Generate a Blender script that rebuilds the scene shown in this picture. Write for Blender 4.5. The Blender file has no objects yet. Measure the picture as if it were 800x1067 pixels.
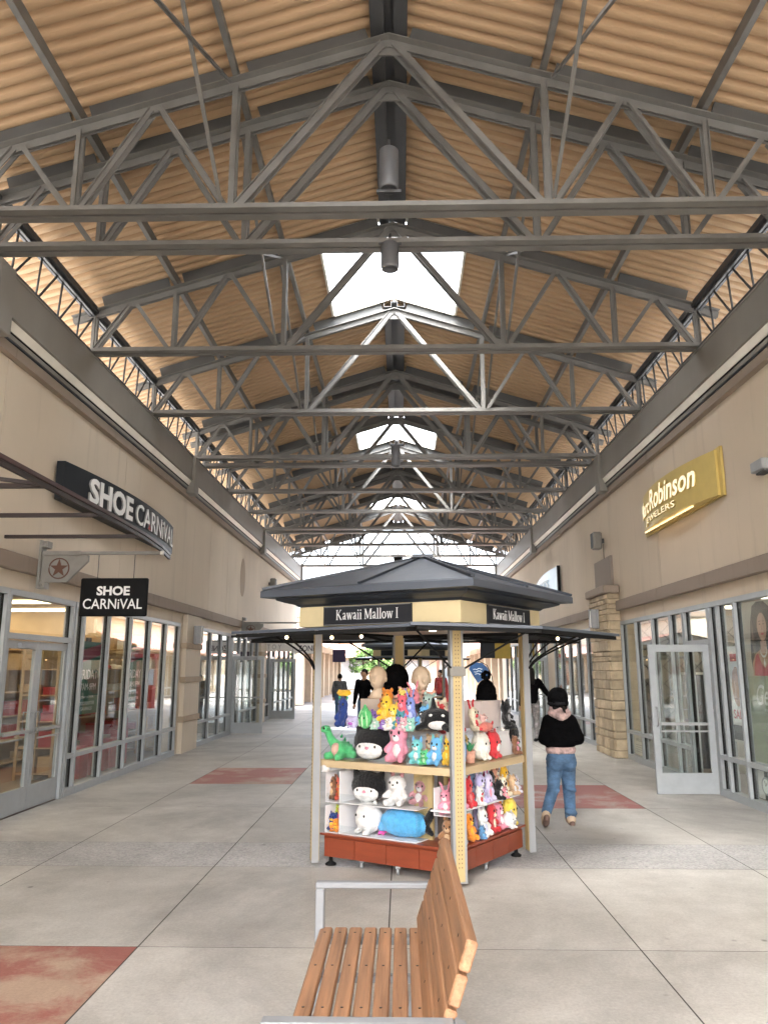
import bpy, math, random
from mathutils import Vector, Matrix
from math import sin, cos, pi, radians as R
random.seed(7)
scn = bpy.context.scene
col = scn.collection
tmp = bpy.data.scenes.new('workbench')
def evaluated(ob):
    tmp.collection.objects.link(ob); vl=tmp.view_layers[0]; vl.update()
    return bpy.data.meshes.new_from_object(ob.evaluated_get(vl.depsgraph))
CX = -0.1            # centre line of the walkway

# ------------------------------------------------------------------ helpers
class MB:
    """collects boxes, bars and sheets, then links them as ONE mesh object"""
    def __init__(s): s.v=[]; s.f=[]; s.m=[]; s.sm=[]
    def add(s, vs, fs, mi=0, smooth=False):
        o=len(s.v); s.v+= [tuple(v) for v in vs]
        for f in fs: s.f.append(tuple(i+o for i in f)); s.m.append(mi); s.sm.append(smooth)
        return s
    def box(s,x0,x1,y0,y1,z0,z1,mi=0,bev=0):
        if x0>x1: x0,x1=x1,x0
        if y0>y1: y0,y1=y1,y0
        if z0>z1: z0,z1=z1,z0
        if bev:
            return s.bbox(x0,x1,y0,y1,z0,z1,mi,bev)
        vs=[(x,y,z) for z in (z0,z1) for y in (y0,y1) for x in (x0,x1)]
        return s.add(vs,[(0,2,3,1),(4,5,7,6),(0,1,5,4),(2,6,7,3),(0,4,6,2),(1,3,7,5)],mi)
    def bbox(s,x0,x1,y0,y1,z0,z1,mi,b):
        # box with chamfered edges
        b=min(b,(x1-x0)*.45,(y1-y0)*.45,(z1-z0)*.45)
        X=(x0,x1);Y=(y0,y1);Z=(z0,z1); vs=[];ix={}
        for i in (0,1):
            for j in (0,1):
                for k in (0,1):
                    sx=b if i==0 else -b; sy=b if j==0 else -b; sz=b if k==0 else -b
                    for a,p in enumerate(((X[i],Y[j]+sy,Z[k]+sz),(X[i]+sx,Y[j],Z[k]+sz),(X[i]+sx,Y[j]+sy,Z[k]))):
                        ix[(i,j,k,a)]=len(vs); vs.append(p)
        fs=[]
        for i in (0,1): fs.append([ix[(i,j,k,0)] for j,k in ((0,0),(1,0),(1,1),(0,1))])
        for j in (0,1): fs.append([ix[(i,j,k,1)] for i,k in ((0,0),(1,0),(1,1),(0,1))])
        for k in (0,1): fs.append([ix[(i,j,k,2)] for i,j in ((0,0),(1,0),(1,1),(0,1))])
        for j in (0,1):
            for k in (0,1): fs.append([ix[(0,j,k,1)],ix[(1,j,k,1)],ix[(1,j,k,2)],ix[(0,j,k,2)]])
        for i in (0,1):
            for k in (0,1): fs.append([ix[(i,0,k,0)],ix[(i,1,k,0)],ix[(i,1,k,2)],ix[(i,0,k,2)]])
        for i in (0,1):
            for j in (0,1): fs.append([ix[(i,j,0,0)],ix[(i,j,1,0)],ix[(i,j,1,1)],ix[(i,j,0,1)]])
        for i in (0,1):
            for j in (0,1):
                for k in (0,1): fs.append([ix[(i,j,k,a)] for a in (0,1,2)])
        c=Vector(((x0+x1)/2,(y0+y1)/2,(z0+z1)/2)); out=[]
        for f in fs:
            p=[Vector(vs[q]) for q in f]; n=(p[1]-p[0]).cross(p[2]-p[0]); m=sum(p,Vector())/len(p)
            out.append(f if n.dot(m-c)>0 else f[::-1])
        return s.add(vs,out,mi)
    def bar(s,p0,p1,w,h,up=(0,0,1),mi=0,off=(0,0)):
        """rectangular bar; w across, h along 'up'; off shifts it in that section"""
        p0=Vector(p0);p1=Vector(p1);d=(p1-p0).normalized();u=Vector(up)
        a=d.cross(u)
        if a.length<1e-4: a=d.cross(Vector((1,0,0)))
        a.normalize(); b=a.cross(d).normalized()
        c=a*off[0]+b*off[1]; vs=[]
        for p in (p0,p1):
            for i,j in ((-1,-1),(1,-1),(1,1),(-1,1)): vs.append(p+c+a*(i*w/2)+b*(j*h/2))
        return s.add(vs,[(3,2,1,0),(4,5,6,7),(0,1,5,4),(1,2,6,5),(2,3,7,6),(3,0,4,7)],mi)
    def tube(s,pts,r,n=8,mi=0,cap=True):
        pts=[Vector(p) for p in pts]; rs=r if isinstance(r,(list,tuple)) else [r]*len(pts); vs=[];fs=[]
        for k,p in enumerate(pts):
            d=(pts[min(k+1,len(pts)-1)]-pts[max(k-1,0)]).normalized()
            a=d.cross(Vector((0,0,1)))
            if a.length<1e-3: a=d.cross(Vector((1,0,0)))
            a.normalize(); b=d.cross(a)
            for i in range(n): vs.append(p+(a*cos(2*pi*i/n)+b*sin(2*pi*i/n))*rs[k])
        for k in range(len(pts)-1):
            for i in range(n): fs.append((k*n+i,k*n+(i+1)%n,(k+1)*n+(i+1)%n,(k+1)*n+i))
        if cap: fs.append(tuple(range(n))[::-1]); fs.append(tuple(range((len(pts)-1)*n,len(pts)*n)))
        return s.add(vs,fs,mi,True)
    def lathe(s,prof,c=(0,0,0),n=16,mi=0,ax='z'):
        vs=[];fs=[]
        for r,z in prof:
            for i in range(n):
                a=2*pi*i/n; p=(r*cos(a),r*sin(a),z)
                if ax=='x': p=(p[2],p[0],p[1])
                if ax=='y': p=(p[0],p[2],p[1])
                vs.append((c[0]+p[0],c[1]+p[1],c[2]+p[2]))
        for k in range(len(prof)-1):
            for i in range(n): fs.append((k*n+i,k*n+(i+1)%n,(k+1)*n+(i+1)%n,(k+1)*n+i))
        return s.add(vs,fs,mi,True)
    def prism(s,poly,z0,z1,mi=0):
        n=len(poly); vs=[(x,y,z0) for x,y in poly]+[(x,y,z1) for x,y in poly]
        fs=[tuple(range(n))[::-1],tuple(range(n,2*n))]+[(i,(i+1)%n,(i+1)%n+n,i+n) for i in range(n)]
        return s.add(vs,fs,mi)
    def xprism(s,poly,f0,f1,mi=0):
        """polygon of (a,b) mapped by f0/f1 to the two faces"""
        n=len(poly); vs=[f0(a,b) for a,b in poly]+[f1(a,b) for a,b in poly]
        return s.add(vs,[tuple(range(n))[::-1],tuple(range(n,2*n))]+[(i,(i+1)%n,(i+1)%n+n,i+n) for i in range(n)],mi)
    def sphere(s,c,r,n=12,m=8,mi=0):
        r=(r,r,r) if not isinstance(r,(tuple,list)) else r; vs=[];fs=[]
        vs.append((c[0],c[1],c[2]-r[2]))
        for k in range(1,m):
            t=-pi/2+pi*k/m
            for i in range(n):
                a=2*pi*i/n; vs.append((c[0]+r[0]*cos(t)*cos(a),c[1]+r[1]*cos(t)*sin(a),c[2]+r[2]*sin(t)))
        vs.append((c[0],c[1],c[2]+r[2])); L=len(vs)-1
        for i in range(n): fs.append((0,1+(i+1)%n,1+i)); fs.append((L,L-n+i,L-n+(i+1)%n))
        for k in range(m-2):
            for i in range(n): b=1+k*n; fs.append((b+i,b+(i+1)%n,b+n+(i+1)%n,b+n+i))
        return s.add(vs,fs,mi,True)
    def xf(s,M):
        s.v=[tuple(M@Vector(v)) for v in s.v]; return s
    def build(s,name,mats,parent=None,local=False):
        me=bpy.data.meshes.new(name)
        o=Vector((0,0,0))
        if parent is not None and not local: o=wloc(parent)
        me.from_pydata([tuple(Vector(v)-o) for v in s.v],[],s.f)
        for m in (mats if isinstance(mats,(list,tuple)) else [mats]): me.materials.append(m)
        me.polygons.foreach_set('material_index',s.m); me.polygons.foreach_set('use_smooth',s.sm)
        me.update()
        return link(name,me,parent)
def wloc(o):
    p=Vector((0,0,0))
    while o is not None: p+=o.location; o=o.parent
    return p
def link(name,me,parent=None):
    ob=bpy.data.objects.new(name,me); col.objects.link(ob)
    if parent is not None: ob.parent=parent
    return ob
def thing(name,label,cat,loc=(0,0,0),rz=0,group=None):
    o=bpy.data.objects.new(name,None); o.empty_display_size=.1; col.objects.link(o)
    o.location=loc; o.rotation_euler=(0,0,rz); return tag(o,label,cat,group)
def tag(o,label,cat,group=None):
    o['label']=label; o['category']=cat
    if group: o['group']=group
    return o
def structure(o): o['kind']='structure'; return o
def dup(root,loc=None,label=None,rz=None,group=None):
    def rec(o,p):
        c=o.copy(); col.objects.link(c); c.parent=p
        for ch in list(o.children): rec(ch,c)
        return c
    r=rec(root,None)
    if loc is not None: r.location=loc
    if rz is not None: r.rotation_euler=(0,0,rz)
    if label: r['label']=label
    if group: r['group']=group
    return r
_cl=None
def blob_mesh(name,mb,voxel,smooth=6,fuzz=0):
    global _cl
    """one continuous skin over overlapping round pieces"""
    me=bpy.data.meshes.new(name); me.from_pydata(mb.v,[],mb.f)
    ob=bpy.data.objects.new(name,me)
    m=ob.modifiers.new('r','REMESH'); m.mode='VOXEL'; m.voxel_size=voxel; m.use_smooth_shade=True
    s=ob.modifiers.new('s','SMOOTH'); s.factor=.5; s.iterations=smooth
    if fuzz:
        if _cl is None: _cl=bpy.data.textures.new('fleece','CLOUDS'); _cl.noise_scale=.016; _cl.noise_depth=1
        d=ob.modifiers.new('d','DISPLACE'); d.texture=_cl; d.strength=fuzz; d.mid_level=.5; d.texture_coords='LOCAL'
    out=evaluated(ob)
    bpy.data.objects.remove(ob); bpy.data.meshes.remove(me); out.name=name; out.materials.clear()
    return out
def blob(name,mb,voxel,mat,parent,smooth=6):
    me=blob_mesh(name,mb,voxel,smooth,.011 if mat.name.startswith('plush') else (.012 if mat.name.startswith(('black_knit','blue_jeans','pink_print')) else 0)); me.materials.append(mat)
    return link(name,me,parent)
def limb(mb,pts,rs,step=.5):
    """tapered limb: overlapping spheres along a polyline"""
    for k in range(len(pts)-1):
        a=Vector(pts[k]);b=Vector(pts[k+1]);L=(b-a).length; n=max(2,int(L/(min(rs[k],rs[k+1])*step))+1)
        for i in range(n+1):
            t=i/n; r=rs[k]*(1-t)+rs[k+1]*t
            mb.sphere(a.lerp(b,t),r,10,6)
    return mb
def text_mb(txt,size,bold=0,depth=.004,shear=0,spacing=1,sx=1):
    """lettering as a mesh builder in local x (along) / z (up), front at y=-depth"""
    cu=bpy.data.curves.new('lettering','FONT'); cu.body=txt; cu.size=size; cu.extrude=depth/2; cu.offset=bold; cu.shear=shear; cu.space_character=spacing; cu.resolution_u=3
    ob=bpy.data.objects.new('lettering',cu); me=evaluated(ob)
    mb=MB(); mb.add([(v.co.x*sx,-v.co.z,v.co.y) for v in me.vertices],[tuple(p.vertices) for p in me.polygons])
    bpy.data.objects.remove(ob); bpy.data.curves.remove(cu); bpy.data.meshes.remove(me)
    return mb
def fit(mb,x0,x1,z0,z1):
    """scale lettering into a rectangle"""
    xs=[v[0] for v in mb.v]; zs=[v[2] for v in mb.v]
    a=(x1-x0)/(max(xs)-min(xs)); b=(z1-z0)/(max(zs)-min(zs)); mx=min(xs); mz=min(zs)
    mb.v=[(x0+(v[0]-mx)*a,v[1],z0+(v[2]-mz)*b) for v in mb.v]; return mb

# ------------------------------------------------------------------ materials
def newmat(name):
    m=bpy.data.materials.new(name); m.use_nodes=True; nt=m.node_tree; nt.nodes.clear()
    return m,nt,nt.nodes,nt.links
def node(nt,t,**k):
    n=nt.nodes.new(t)
    for a,b in k.items():
        if a in n.inputs: n.inputs[a].default_value=b
        else: setattr(n,a,b)
    return n
def pm(name,c,rough=.6,metal=0,var=.12,scale=5,bump=0,bscale=80,dirt=0,emit=0,sheen=0,stretch=None,coat=0,isl=0,trans=0,spec=.5):
    """principled surface with uneven tone, fine bump and patches of dirt"""
    m,nt,N,L=newmat(name)
    out=node(nt,'ShaderNodeOutputMaterial'); p=node(nt,'ShaderNodeBsdfPrincipled'); L.new(p.outputs[0],out.inputs[0])
    p.inputs['Roughness'].default_value=rough; p.inputs['Metallic'].default_value=metal
    if sheen: p.inputs['Sheen Weight'].default_value=sheen; p.inputs['Sheen Roughness'].default_value=.6
    if coat: p.inputs['Coat Weight'].default_value=coat; p.inputs['Coat Roughness'].default_value=.15
    p.inputs['Specular IOR Level'].default_value=spec
    if trans: p.inputs['Transmission Weight'].default_value=trans
    tc=node(nt,'ShaderNodeTexCoord'); vec=tc.outputs['Object']
    if stretch:
        mp=node(nt,'ShaderNodeMapping'); mp.inputs['Scale'].default_value=stretch; L.new(vec,mp.inputs[0]); vec=mp.outputs[0]
    n1=node(nt,'ShaderNodeTexNoise',Scale=scale,Detail=6.0,Roughness=.6); L.new(vec,n1.inputs['Vector'])
    mr=node(nt,'ShaderNodeMapRange'); mr.inputs[1].default_value=.3; mr.inputs[2].default_value=.7; mr.inputs[3].default_value=1-var; mr.inputs[4].default_value=1+var
    L.new(n1.outputs[0],mr.inputs[0]); fac=mr.outputs[0]
    if isl:
        g=node(nt,'ShaderNodeNewGeometry'); mi=node(nt,'ShaderNodeMapRange'); mi.inputs[3].default_value=1-isl; mi.inputs[4].default_value=1+isl
        L.new(g.outputs['Random Per Island'],mi.inputs[0]); mm=node(nt,'ShaderNodeMath',operation='MULTIPLY'); L.new(fac,mm.inputs[0]); L.new(mi.outputs[0],mm.inputs[1]); fac=mm.outputs[0]
    vm=node(nt,'ShaderNodeVectorMath',operation='SCALE'); vm.inputs[0].default_value=c[:3]; L.new(fac,vm.inputs['Scale']); cout=vm.outputs[0]
    if dirt:
        n2=node(nt,'ShaderNodeTexNoise',Scale=scale*.37,Detail=8.0,Roughness=.7); L.new(vec,n2.inputs['Vector'])
        r2=node(nt,'ShaderNodeMapRange'); r2.inputs[1].default_value=.5; r2.inputs[2].default_value=.75; r2.inputs[4].default_value=dirt; L.new(n2.outputs[0],r2.inputs[0])
        mx=node(nt,'ShaderNodeMix',data_type='RGBA'); L.new(r2.outputs[0],mx.inputs[0]); L.new(cout,mx.inputs[6]); mx.inputs[7].default_value=(c[0]*.45,c[1]*.42,c[2]*.38,1); cout=mx.outputs[2]
    L.new(cout,p.inputs['Base Color'])
    rr=node(nt,'ShaderNodeMapRange'); rr.inputs[3].default_value=max(rough-.1,.02); rr.inputs[4].default_value=min(rough+.1,1); L.new(n1.outputs[0],rr.inputs[0]); L.new(rr.outputs[0],p.inputs['Roughness'])
    if bump:
        n3=node(nt,'ShaderNodeTexNoise',Scale=bscale,Detail=3.0); L.new(vec,n3.inputs['Vector'])
        b=node(nt,'ShaderNodeBump',Strength=bump,Distance=.01); L.new(n3.outputs[0],b.inputs['Height']); L.new(b.outputs[0],p.inputs['Normal'])
    if emit: p.inputs['Emission Strength'].default_value=emit; p.inputs['Emission Color'].default_value=(*c[:3],1)
    return m
def concrete(name,c1,c2,speck=0.0,red=None):
    m,nt,N,L=newmat(name)
    out=node(nt,'ShaderNodeOutputMaterial'); p=node(nt,'ShaderNodeBsdfPrincipled'); L.new(p.outputs[0],out.inputs[0])
    tc=node(nt,'ShaderNodeTexCoord'); v=tc.outputs['Object']
    a=node(nt,'ShaderNodeTexNoise',Scale=1.3,Detail=12.0,Roughness=.74); L.new(v,a.inputs['Vector'])
    cr=node(nt,'ShaderNodeValToRGB'); cr.color_ramp.elements[0].position=.34; cr.color_ramp.elements[1].position=.62
    cr.color_ramp.elements[0].color=(*c1,1); cr.color_ramp.elements[1].color=(*c2,1); L.new(a.outputs[0],cr.inputs[0]); cout=cr.outputs[0]
    # grey traffic stains
    b=node(nt,'ShaderNodeTexNoise',Scale=.33,Detail=10.0,Roughness=.72,Distortion=.6); L.new(v,b.inputs['Vector'])
    br=node(nt,'ShaderNodeMapRange'); br.inputs[1].default_value=.47; br.inputs[2].default_value=.70; br.inputs[4].default_value=.75; L.new(b.outputs[0],br.inputs[0])
    mx=node(nt,'ShaderNodeMix',data_type='RGBA'); L.new(br.outputs[0],mx.inputs[0]); L.new(cout,mx.inputs[6]); mx.inputs[7].default_value=(c1[0]*.55,c1[1]*.55,c1[2]*.56,1); cout=mx.outputs[2]
    # small dark spots
    vo=node(nt,'ShaderNodeTexVoronoi',Scale=3.1); L.new(v,vo.inputs['Vector'])
    vr=node(nt,'ShaderNodeMapRange'); vr.inputs[1].default_value=.03; vr.inputs[2].default_value=.075; vr.inputs[3].default_value=.45; vr.inputs[4].default_value=0; L.new(vo.outputs['Distance'],vr.inputs[0])
    m2=node(nt,'ShaderNodeMix',data_type='RGBA'); L.new(vr.outputs[0],m2.inputs[0]); L.new(cout,m2.inputs[6]); m2.inputs[7].default_value=(c1[0]*.4,c1[1]*.4,c1[2]*.4,1); cout=m2.outputs[2]
    if speck:
        s=node(nt,'ShaderNodeTexVoronoi',Scale=55.0); L.new(v,s.inputs['Vector'])
        m3=node(nt,'ShaderNodeMix',data_type='RGBA',blend_type='OVERLAY'); m3.inputs[0].default_value=speck; L.new(cout,m3.inputs[6]); L.new(s.outputs['Color'],m3.inputs[7])
        hs=node(nt,'ShaderNodeHueSaturation',Saturation=.12); L.new(m3.outputs[2],hs.inputs['Color']); cout=hs.outputs[0]
    if red:
        # worn red stain, scuffed away in patches
        w=node(nt,'ShaderNodeTexNoise',Scale=3.2,Detail=12.0,Roughness=.75,Distortion=.4); L.new(v,w.inputs['Vector'])
        w2=node(nt,'ShaderNodeTexNoise',Scale=.8,Detail=2.0); L.new(v,w2.inputs['Vector'])
        ad=node(nt,'ShaderNodeMath',operation='ADD'); L.new(w.outputs[0],ad.inputs[0]); L.new(w2.outputs[0],ad.inputs[1])
        wr=node(nt,'ShaderNodeMapRange'); wr.inputs[1].default_value=red[1]-.09; wr.inputs[2].default_value=red[1]+.12; wr.inputs[3].default_value=.86; wr.inputs[4].default_value=.12; L.new(ad.outputs[0],wr.inputs[0])
        m4=node(nt,'ShaderNodeMix',data_type='RGBA'); L.new(wr.outputs[0],m4.inputs[0]); L.new(cout,m4.inputs[6]); m4.inputs[7].default_value=(*red[0],1); cout=m4.outputs[2]
    # fine aggregate and gum spots
    fa=node(nt,'ShaderNodeTexNoise',Scale=48.0,Detail=4.0,Roughness=.8); L.new(v,fa.inputs['Vector'])
    fr=node(nt,'ShaderNodeMapRange'); fr.inputs[1].default_value=.3; fr.inputs[2].default_value=.7; fr.inputs[3].default_value=.84; fr.inputs[4].default_value=1.13; L.new(fa.outputs[0],fr.inputs[0])
    fm=node(nt,'ShaderNodeVectorMath',operation='SCALE'); L.new(cout,fm.inputs[0]); L.new(fr.outputs[0],fm.inputs['Scale']); cout=fm.outputs[0]
    gv=node(nt,'ShaderNodeTexVoronoi',Scale=1.15); L.new(v,gv.inputs['Vector'])
    gr=node(nt,'ShaderNodeMapRange'); gr.inputs[1].default_value=.018; gr.inputs[2].default_value=.034; gr.inputs[3].default_value=.7; gr.inputs[4].default_value=0; L.new(gv.outputs['Distance'],gr.inputs[0])
    gm=node(nt,'ShaderNodeMix',data_type='RGBA'); L.new(gr.outputs[0],gm.inputs[0]); L.new(cout,gm.inputs[6]); gm.inputs[7].default_value=(.07,.065,.06,1); cout=gm.outputs[2]
    g=node(nt,'ShaderNodeNewGeometry'); mi=node(nt,'ShaderNodeMapRange'); mi.inputs[3].default_value=.92; mi.inputs[4].default_value=1.07; L.new(g.outputs['Random Per Island'],mi.inputs[0])
    vm=node(nt,'ShaderNodeVectorMath',operation='SCALE'); L.new(cout,vm.inputs[0]); L.new(mi.outputs[0],vm.inputs['Scale']); L.new(vm.outputs[0],p.inputs['Base Color'])
    rg=node(nt,'ShaderNodeMapRange'); rg.inputs[3].default_value=.42; rg.inputs[4].default_value=.75; L.new(a.outputs[0],rg.inputs[0]); L.new(rg.outputs[0],p.inputs['Roughness'])
    f=node(nt,'ShaderNodeTexNoise',Scale=120.0 if not speck else 60.0,Detail=3.0); L.new(v,f.inputs['Vector'])
    bp=node(nt,'ShaderNodeBump',Strength=.16 if not speck else .5,Distance=.01); L.new(f.outputs[0],bp.inputs['Height']); L.new(bp.outputs[0],p.inputs['Normal'])
    return m
def stucco(name,c):
    """painted stucco with faint vertical rain streaks and patches"""
    m,nt,N,L=newmat(name)
    out=node(nt,'ShaderNodeOutputMaterial'); p=node(nt,'ShaderNodeBsdfPrincipled',Roughness=.88); L.new(p.outputs[0],out.inputs[0])
    tc=node(nt,'ShaderNodeTexCoord'); v=tc.outputs['Object']
    a=node(nt,'ShaderNodeTexNoise',Scale=.5,Detail=5.0); L.new(v,a.inputs['Vector'])
    r=node(nt,'ShaderNodeMapRange'); r.inputs[1].default_value=.3; r.inputs[2].default_value=.7; r.inputs[3].default_value=.93; r.inputs[4].default_value=1.06; L.new(a.outputs[0],r.inputs[0])
    mp=node(nt,'ShaderNodeMapping'); mp.inputs['Scale'].default_value=(2.2,2.2,.16); L.new(v,mp.inputs[0])
    b=node(nt,'ShaderNodeTexNoise',Scale=1.6,Detail=7.0,Roughness=.65); L.new(mp.outputs[0],b.inputs['Vector'])
    r2=node(nt,'ShaderNodeMapRange'); r2.inputs[1].default_value=.55; r2.inputs[2].default_value=.8; r2.inputs[3].default_value=1.0; r2.inputs[4].default_value=.78; L.new(b.outputs[0],r2.inputs[0])
    mu=node(nt,'ShaderNodeMath',operation='MULTIPLY'); L.new(r.outputs[0],mu.inputs[0]); L.new(r2.outputs[0],mu.inputs[1])
    vm=node(nt,'ShaderNodeVectorMath',operation='SCALE'); vm.inputs[0].default_value=c; L.new(mu.outputs[0],vm.inputs['Scale']); L.new(vm.outputs[0],p.inputs['Base Color'])
    f=node(nt,'ShaderNodeTexNoise',Scale=70.0,Detail=4.0); L.new(v,f.inputs['Vector'])
    bp=node(nt,'ShaderNodeBump',Strength=.12,Distance=.01); L.new(f.outputs[0],bp.inputs['Height']); L.new(bp.outputs[0],p.inputs['Normal'])
    return m
def glassmat(name,tint=(.93,.96,.95),refl=1.0,base=.05):
    m,nt,N,L=newmat(name)
    out=node(nt,'ShaderNodeOutputMaterial'); t=node(nt,'ShaderNodeBsdfTransparent'); t.inputs[0].default_value=(*tint,1)
    g=node(nt,'ShaderNodeBsdfGlossy',Roughness=.0); g.inputs[0].default_value=(1,1,1,1)
    lw=node(nt,'ShaderNodeLayerWeight',Blend=.5); pw=node(nt,'ShaderNodeMath',operation='POWER'); pw.inputs[1].default_value=4.0; L.new(lw.outputs['Facing'],pw.inputs[0]); ml=node(nt,'ShaderNodeMath',operation='MULTIPLY_ADD'); ml.inputs[1].default_value=refl; ml.inputs[2].default_value=base; L.new(pw.outputs[0],ml.inputs[0])
    mx=node(nt,'ShaderNodeMixShader'); L.new(ml.outputs[0],mx.inputs[0]); L.new(t.outputs[0],mx.inputs[1]); L.new(g.outputs[0],mx.inputs[2]); L.new(mx.outputs[0],out.inputs[0])
    return m
def panelmat(name):
    """milky skylight panel"""
    m,nt,N,L=newmat(name)
    out=node(nt,'ShaderNodeOutputMaterial'); t=node(nt,'ShaderNodeBsdfTransparent'); t.inputs[0].default_value=(.96,.97,.97,1)
    d=node(nt,'ShaderNodeBsdfTranslucent'); d.inputs[0].default_value=(.94,.95,.95,1)
    mx=node(nt,'ShaderNodeMixShader'); mx.inputs[0].default_value=.45; L.new(t.outputs[0],mx.inputs[1]); L.new(d.outputs[0],mx.inputs[2]); L.new(mx.outputs[0],out.inputs[0])
    return m
def glow(name,c,s):
    m,nt,N,L=newmat(name); out=node(nt,'ShaderNodeOutputMaterial'); e=node(nt,'ShaderNodeEmission',Strength=s); e.inputs[0].default_value=(*c,1); L.new(e.outputs[0],out.inputs[0]); return m

M={}
M['slab']=concrete('concrete_slab',(.385,.37,.34),(.54,.525,.49))
M['pebble']=concrete('pebble_concrete',(.35,.305,.245),(.47,.42,.35),speck=.25)
M['red']=concrete('red_stained_concrete',(.36,.33,.29),(.45,.42,.38),red=((.30,.085,.08),1.10))
M['redworn']=concrete('worn_red_concrete',(.38,.28,.20),(.47,.36,.27),red=((.29,.075,.065),1.06))
M['joint']=pm('joint_filler',(.06,.055,.05),.95)
M['ground']=pm('ground_paving',(.32,.30,.28),.9,var=.15,scale=.3)
M['stucco']=stucco('beige_stucco',(.60,.508,.395))
M['stucco2']=stucco('pale_stucco',(.62,.54,.43))
M['trim']=stucco('taupe_trim',(.29,.235,.19))
M['patch']=stucco('bare_tan_patch',(.40,.32,.235))
M['taupe_panel']=stucco('grey_taupe_panel',(.30,.255,.22))
M['steel']=pm('painted_steel',(.155,.152,.142),.5,.0,var=.18,scale=3,dirt=.25)
M['beam']=pm('beam_steel',(.24,.228,.205),.55,0,var=.12,scale=1.2,dirt=.35,stretch=(1,1,.5))
M['darksteel']=pm('dark_steel',(.055,.057,.06),.5,0,var=.15,scale=3)
M['blocking']=pm('blocking_paint',(.095,.098,.096),.5,0,var=.12,scale=3)
M['deck']=pm('tan_deck',(.49,.34,.205),.6,0,var=.06,scale=.4,spec=.3)
M['membrane']=pm('bounce_roof_membrane',(.50,.49,.47),.8,var=.1,scale=.5)  # unseen flat roof kept pale to bounce light up to the deck
M['flash']=pm('pale_flashing',(.80,.78,.70),.45,.0,var=.08,scale=2,dirt=.2)
M['alu']=pm('brushed_aluminium',(.36,.37,.38),.45,.3,var=.08,scale=8)
M['alupaint']=pm('silver_frame',(.36,.385,.40),.5,.1,var=.07,scale=6)
M['gasket']=pm('black_gasket',(.008,.008,.008),.6,spec=.2)
M['glass']=glassmat('window_glass',refl=.55,base=.055)
M['shinyglass']=glassmat('reflective_glass',(.6,.65,.65),.6,.28)
M['midglass']=glassmat('tinted_glass',(.85,.88,.87),.6,.12)
M['acrylic']=glassmat('clear_acrylic',(.95,.965,.97),.5,.03)
M['milky']=panelmat('milky_skylight')
M['stone']=pm('ashlar_stone',(.43,.345,.235),.85,var=.22,scale=5,bump=.5,bscale=18,isl=.22)
M['stonecap']=pm('stone_cap',(.30,.245,.2),.85,var=.1,scale=6,bump=.3,bscale=30)
M['mortar']=pm('mortar',(.40,.335,.25),.95)
M['quoin']=pm('cast_quoin',(.40,.315,.225),.85,var=.1,scale=5,bump=.3,bscale=30)
M['black']=pm('black_board',(.005,.005,.0055),.5,spec=.15)
M['navy']=pm('charcoal_sign_face',(.014,.018,.023),.5,var=.1,spec=.25)
M['white']=pm('white_paint',(.8,.8,.79),.5,var=.03)
M['greyface']=pm('grey_letter_edge',(.3,.3,.3),.5)
M['gold']=pm('gold_sign_paint',(.58,.44,.14),.4,.15,var=.06)
M['goldwhite']=pm('cream_letters',(.95,.78,.5),.5,emit=.06)
M['tube']=glow('sign_tube_light',(1,.66,.32),.16)
M['signblue']=pm('pale_blue_sign',(.42,.50,.57),.4,emit=.03)
M['brownsteel']=pm('brown_awning_steel',(.022,.013,.011),.5)
M['maroon']=pm('maroon_edge',(.055,.024,.022),.45)
M['bracket']=pm('grey_bracket',(.22,.21,.19),.5,dirt=.2)
M['rust']=pm('rust_star',(.12,.055,.035),.6,.3)
M['slate']=pm('slate_roof_metal',(.09,.104,.128),.38,.3,var=.08,scale=4)
M['slatetrim']=pm('slate_trim',(.03,.036,.047),.42,.2,var=.08)
M['flap_under']=pm('dark_underside',(.022,.022,.024),.7,spec=.2)
M['cream']=pm('cream_panel',(.70,.58,.34),.5,var=.05,scale=5)
M['peg']=pm('cream_peg_strip',(.50,.375,.175),.55,var=.05)
M['hole']=pm('peg_hole',(.2,.15,.08),.8)
M['signgrey']=pm('dark_sign_board',(.02,.022,.027),.5,spec=.3)
M['cherry']=pm('cherry_laminate',(.235,.050,.022),.35,var=.12,scale=3,stretch=(1,1,6))
M['cherrydark']=pm('cherry_seam',(.05,.012,.008),.5)
M['maple']=pm('maple_shelf',(.56,.43,.26),.5,var=.1,scale=3,stretch=(1,1,8))
M['tanbox']=pm('tan_box',(.52,.42,.34),.7,var=.08)
M['pinkbox']=pm('blush_box',(.78,.66,.62),.6,var=.05)
M['whitebox']=pm('white_box',(.80,.79,.80),.5,var=.04)
M['skinfoam']=pm('mannequin_foam',(.74,.58,.42),.75,var=.06,scale=12,bump=.1)
M['bulb']=glow('warm_bulb',(1,.62,.28),2.0)
M['spot']=glow('recessed_lamp',(1,.8,.55),.6)
M['rubber']=pm('black_rubber',(.008,.008,.008),.7,spec=.2)
M['wood']=pm('bench_board',(.36,.19,.10),.5,var=.38,scale=11,stretch=(3,.12,3),bump=.45,bscale=40,isl=.1,dirt=.5)
M['screw']=pm('dark_screw',(.04,.03,.025),.4,.6)
M['postalu']=pm('grey_aluminium_post',(.30,.31,.32),.5,.1,var=.06)
M['frame']=pm('silver_bench_frame',(.27,.285,.30),.5,.15,var=.08,scale=10)
M['interior']=pm('shop_wall',(.36,.28,.19),.85,var=.2,scale=1.5)
M['intfloor']=pm('shop_floor',(.26,.21,.17),.35,var=.2,scale=2)
M['ceil']=pm('shop_ceiling',(.42,.36,.28),.9)
M['strip']=glow('ceiling_strip_light',(1,.76,.44),.9)
M['strip2']=glow('added_strip_light',(1,.86,.66),.8)
M['shelfwood']=pm('shelf_wood',(.45,.33,.2),.6)
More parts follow.
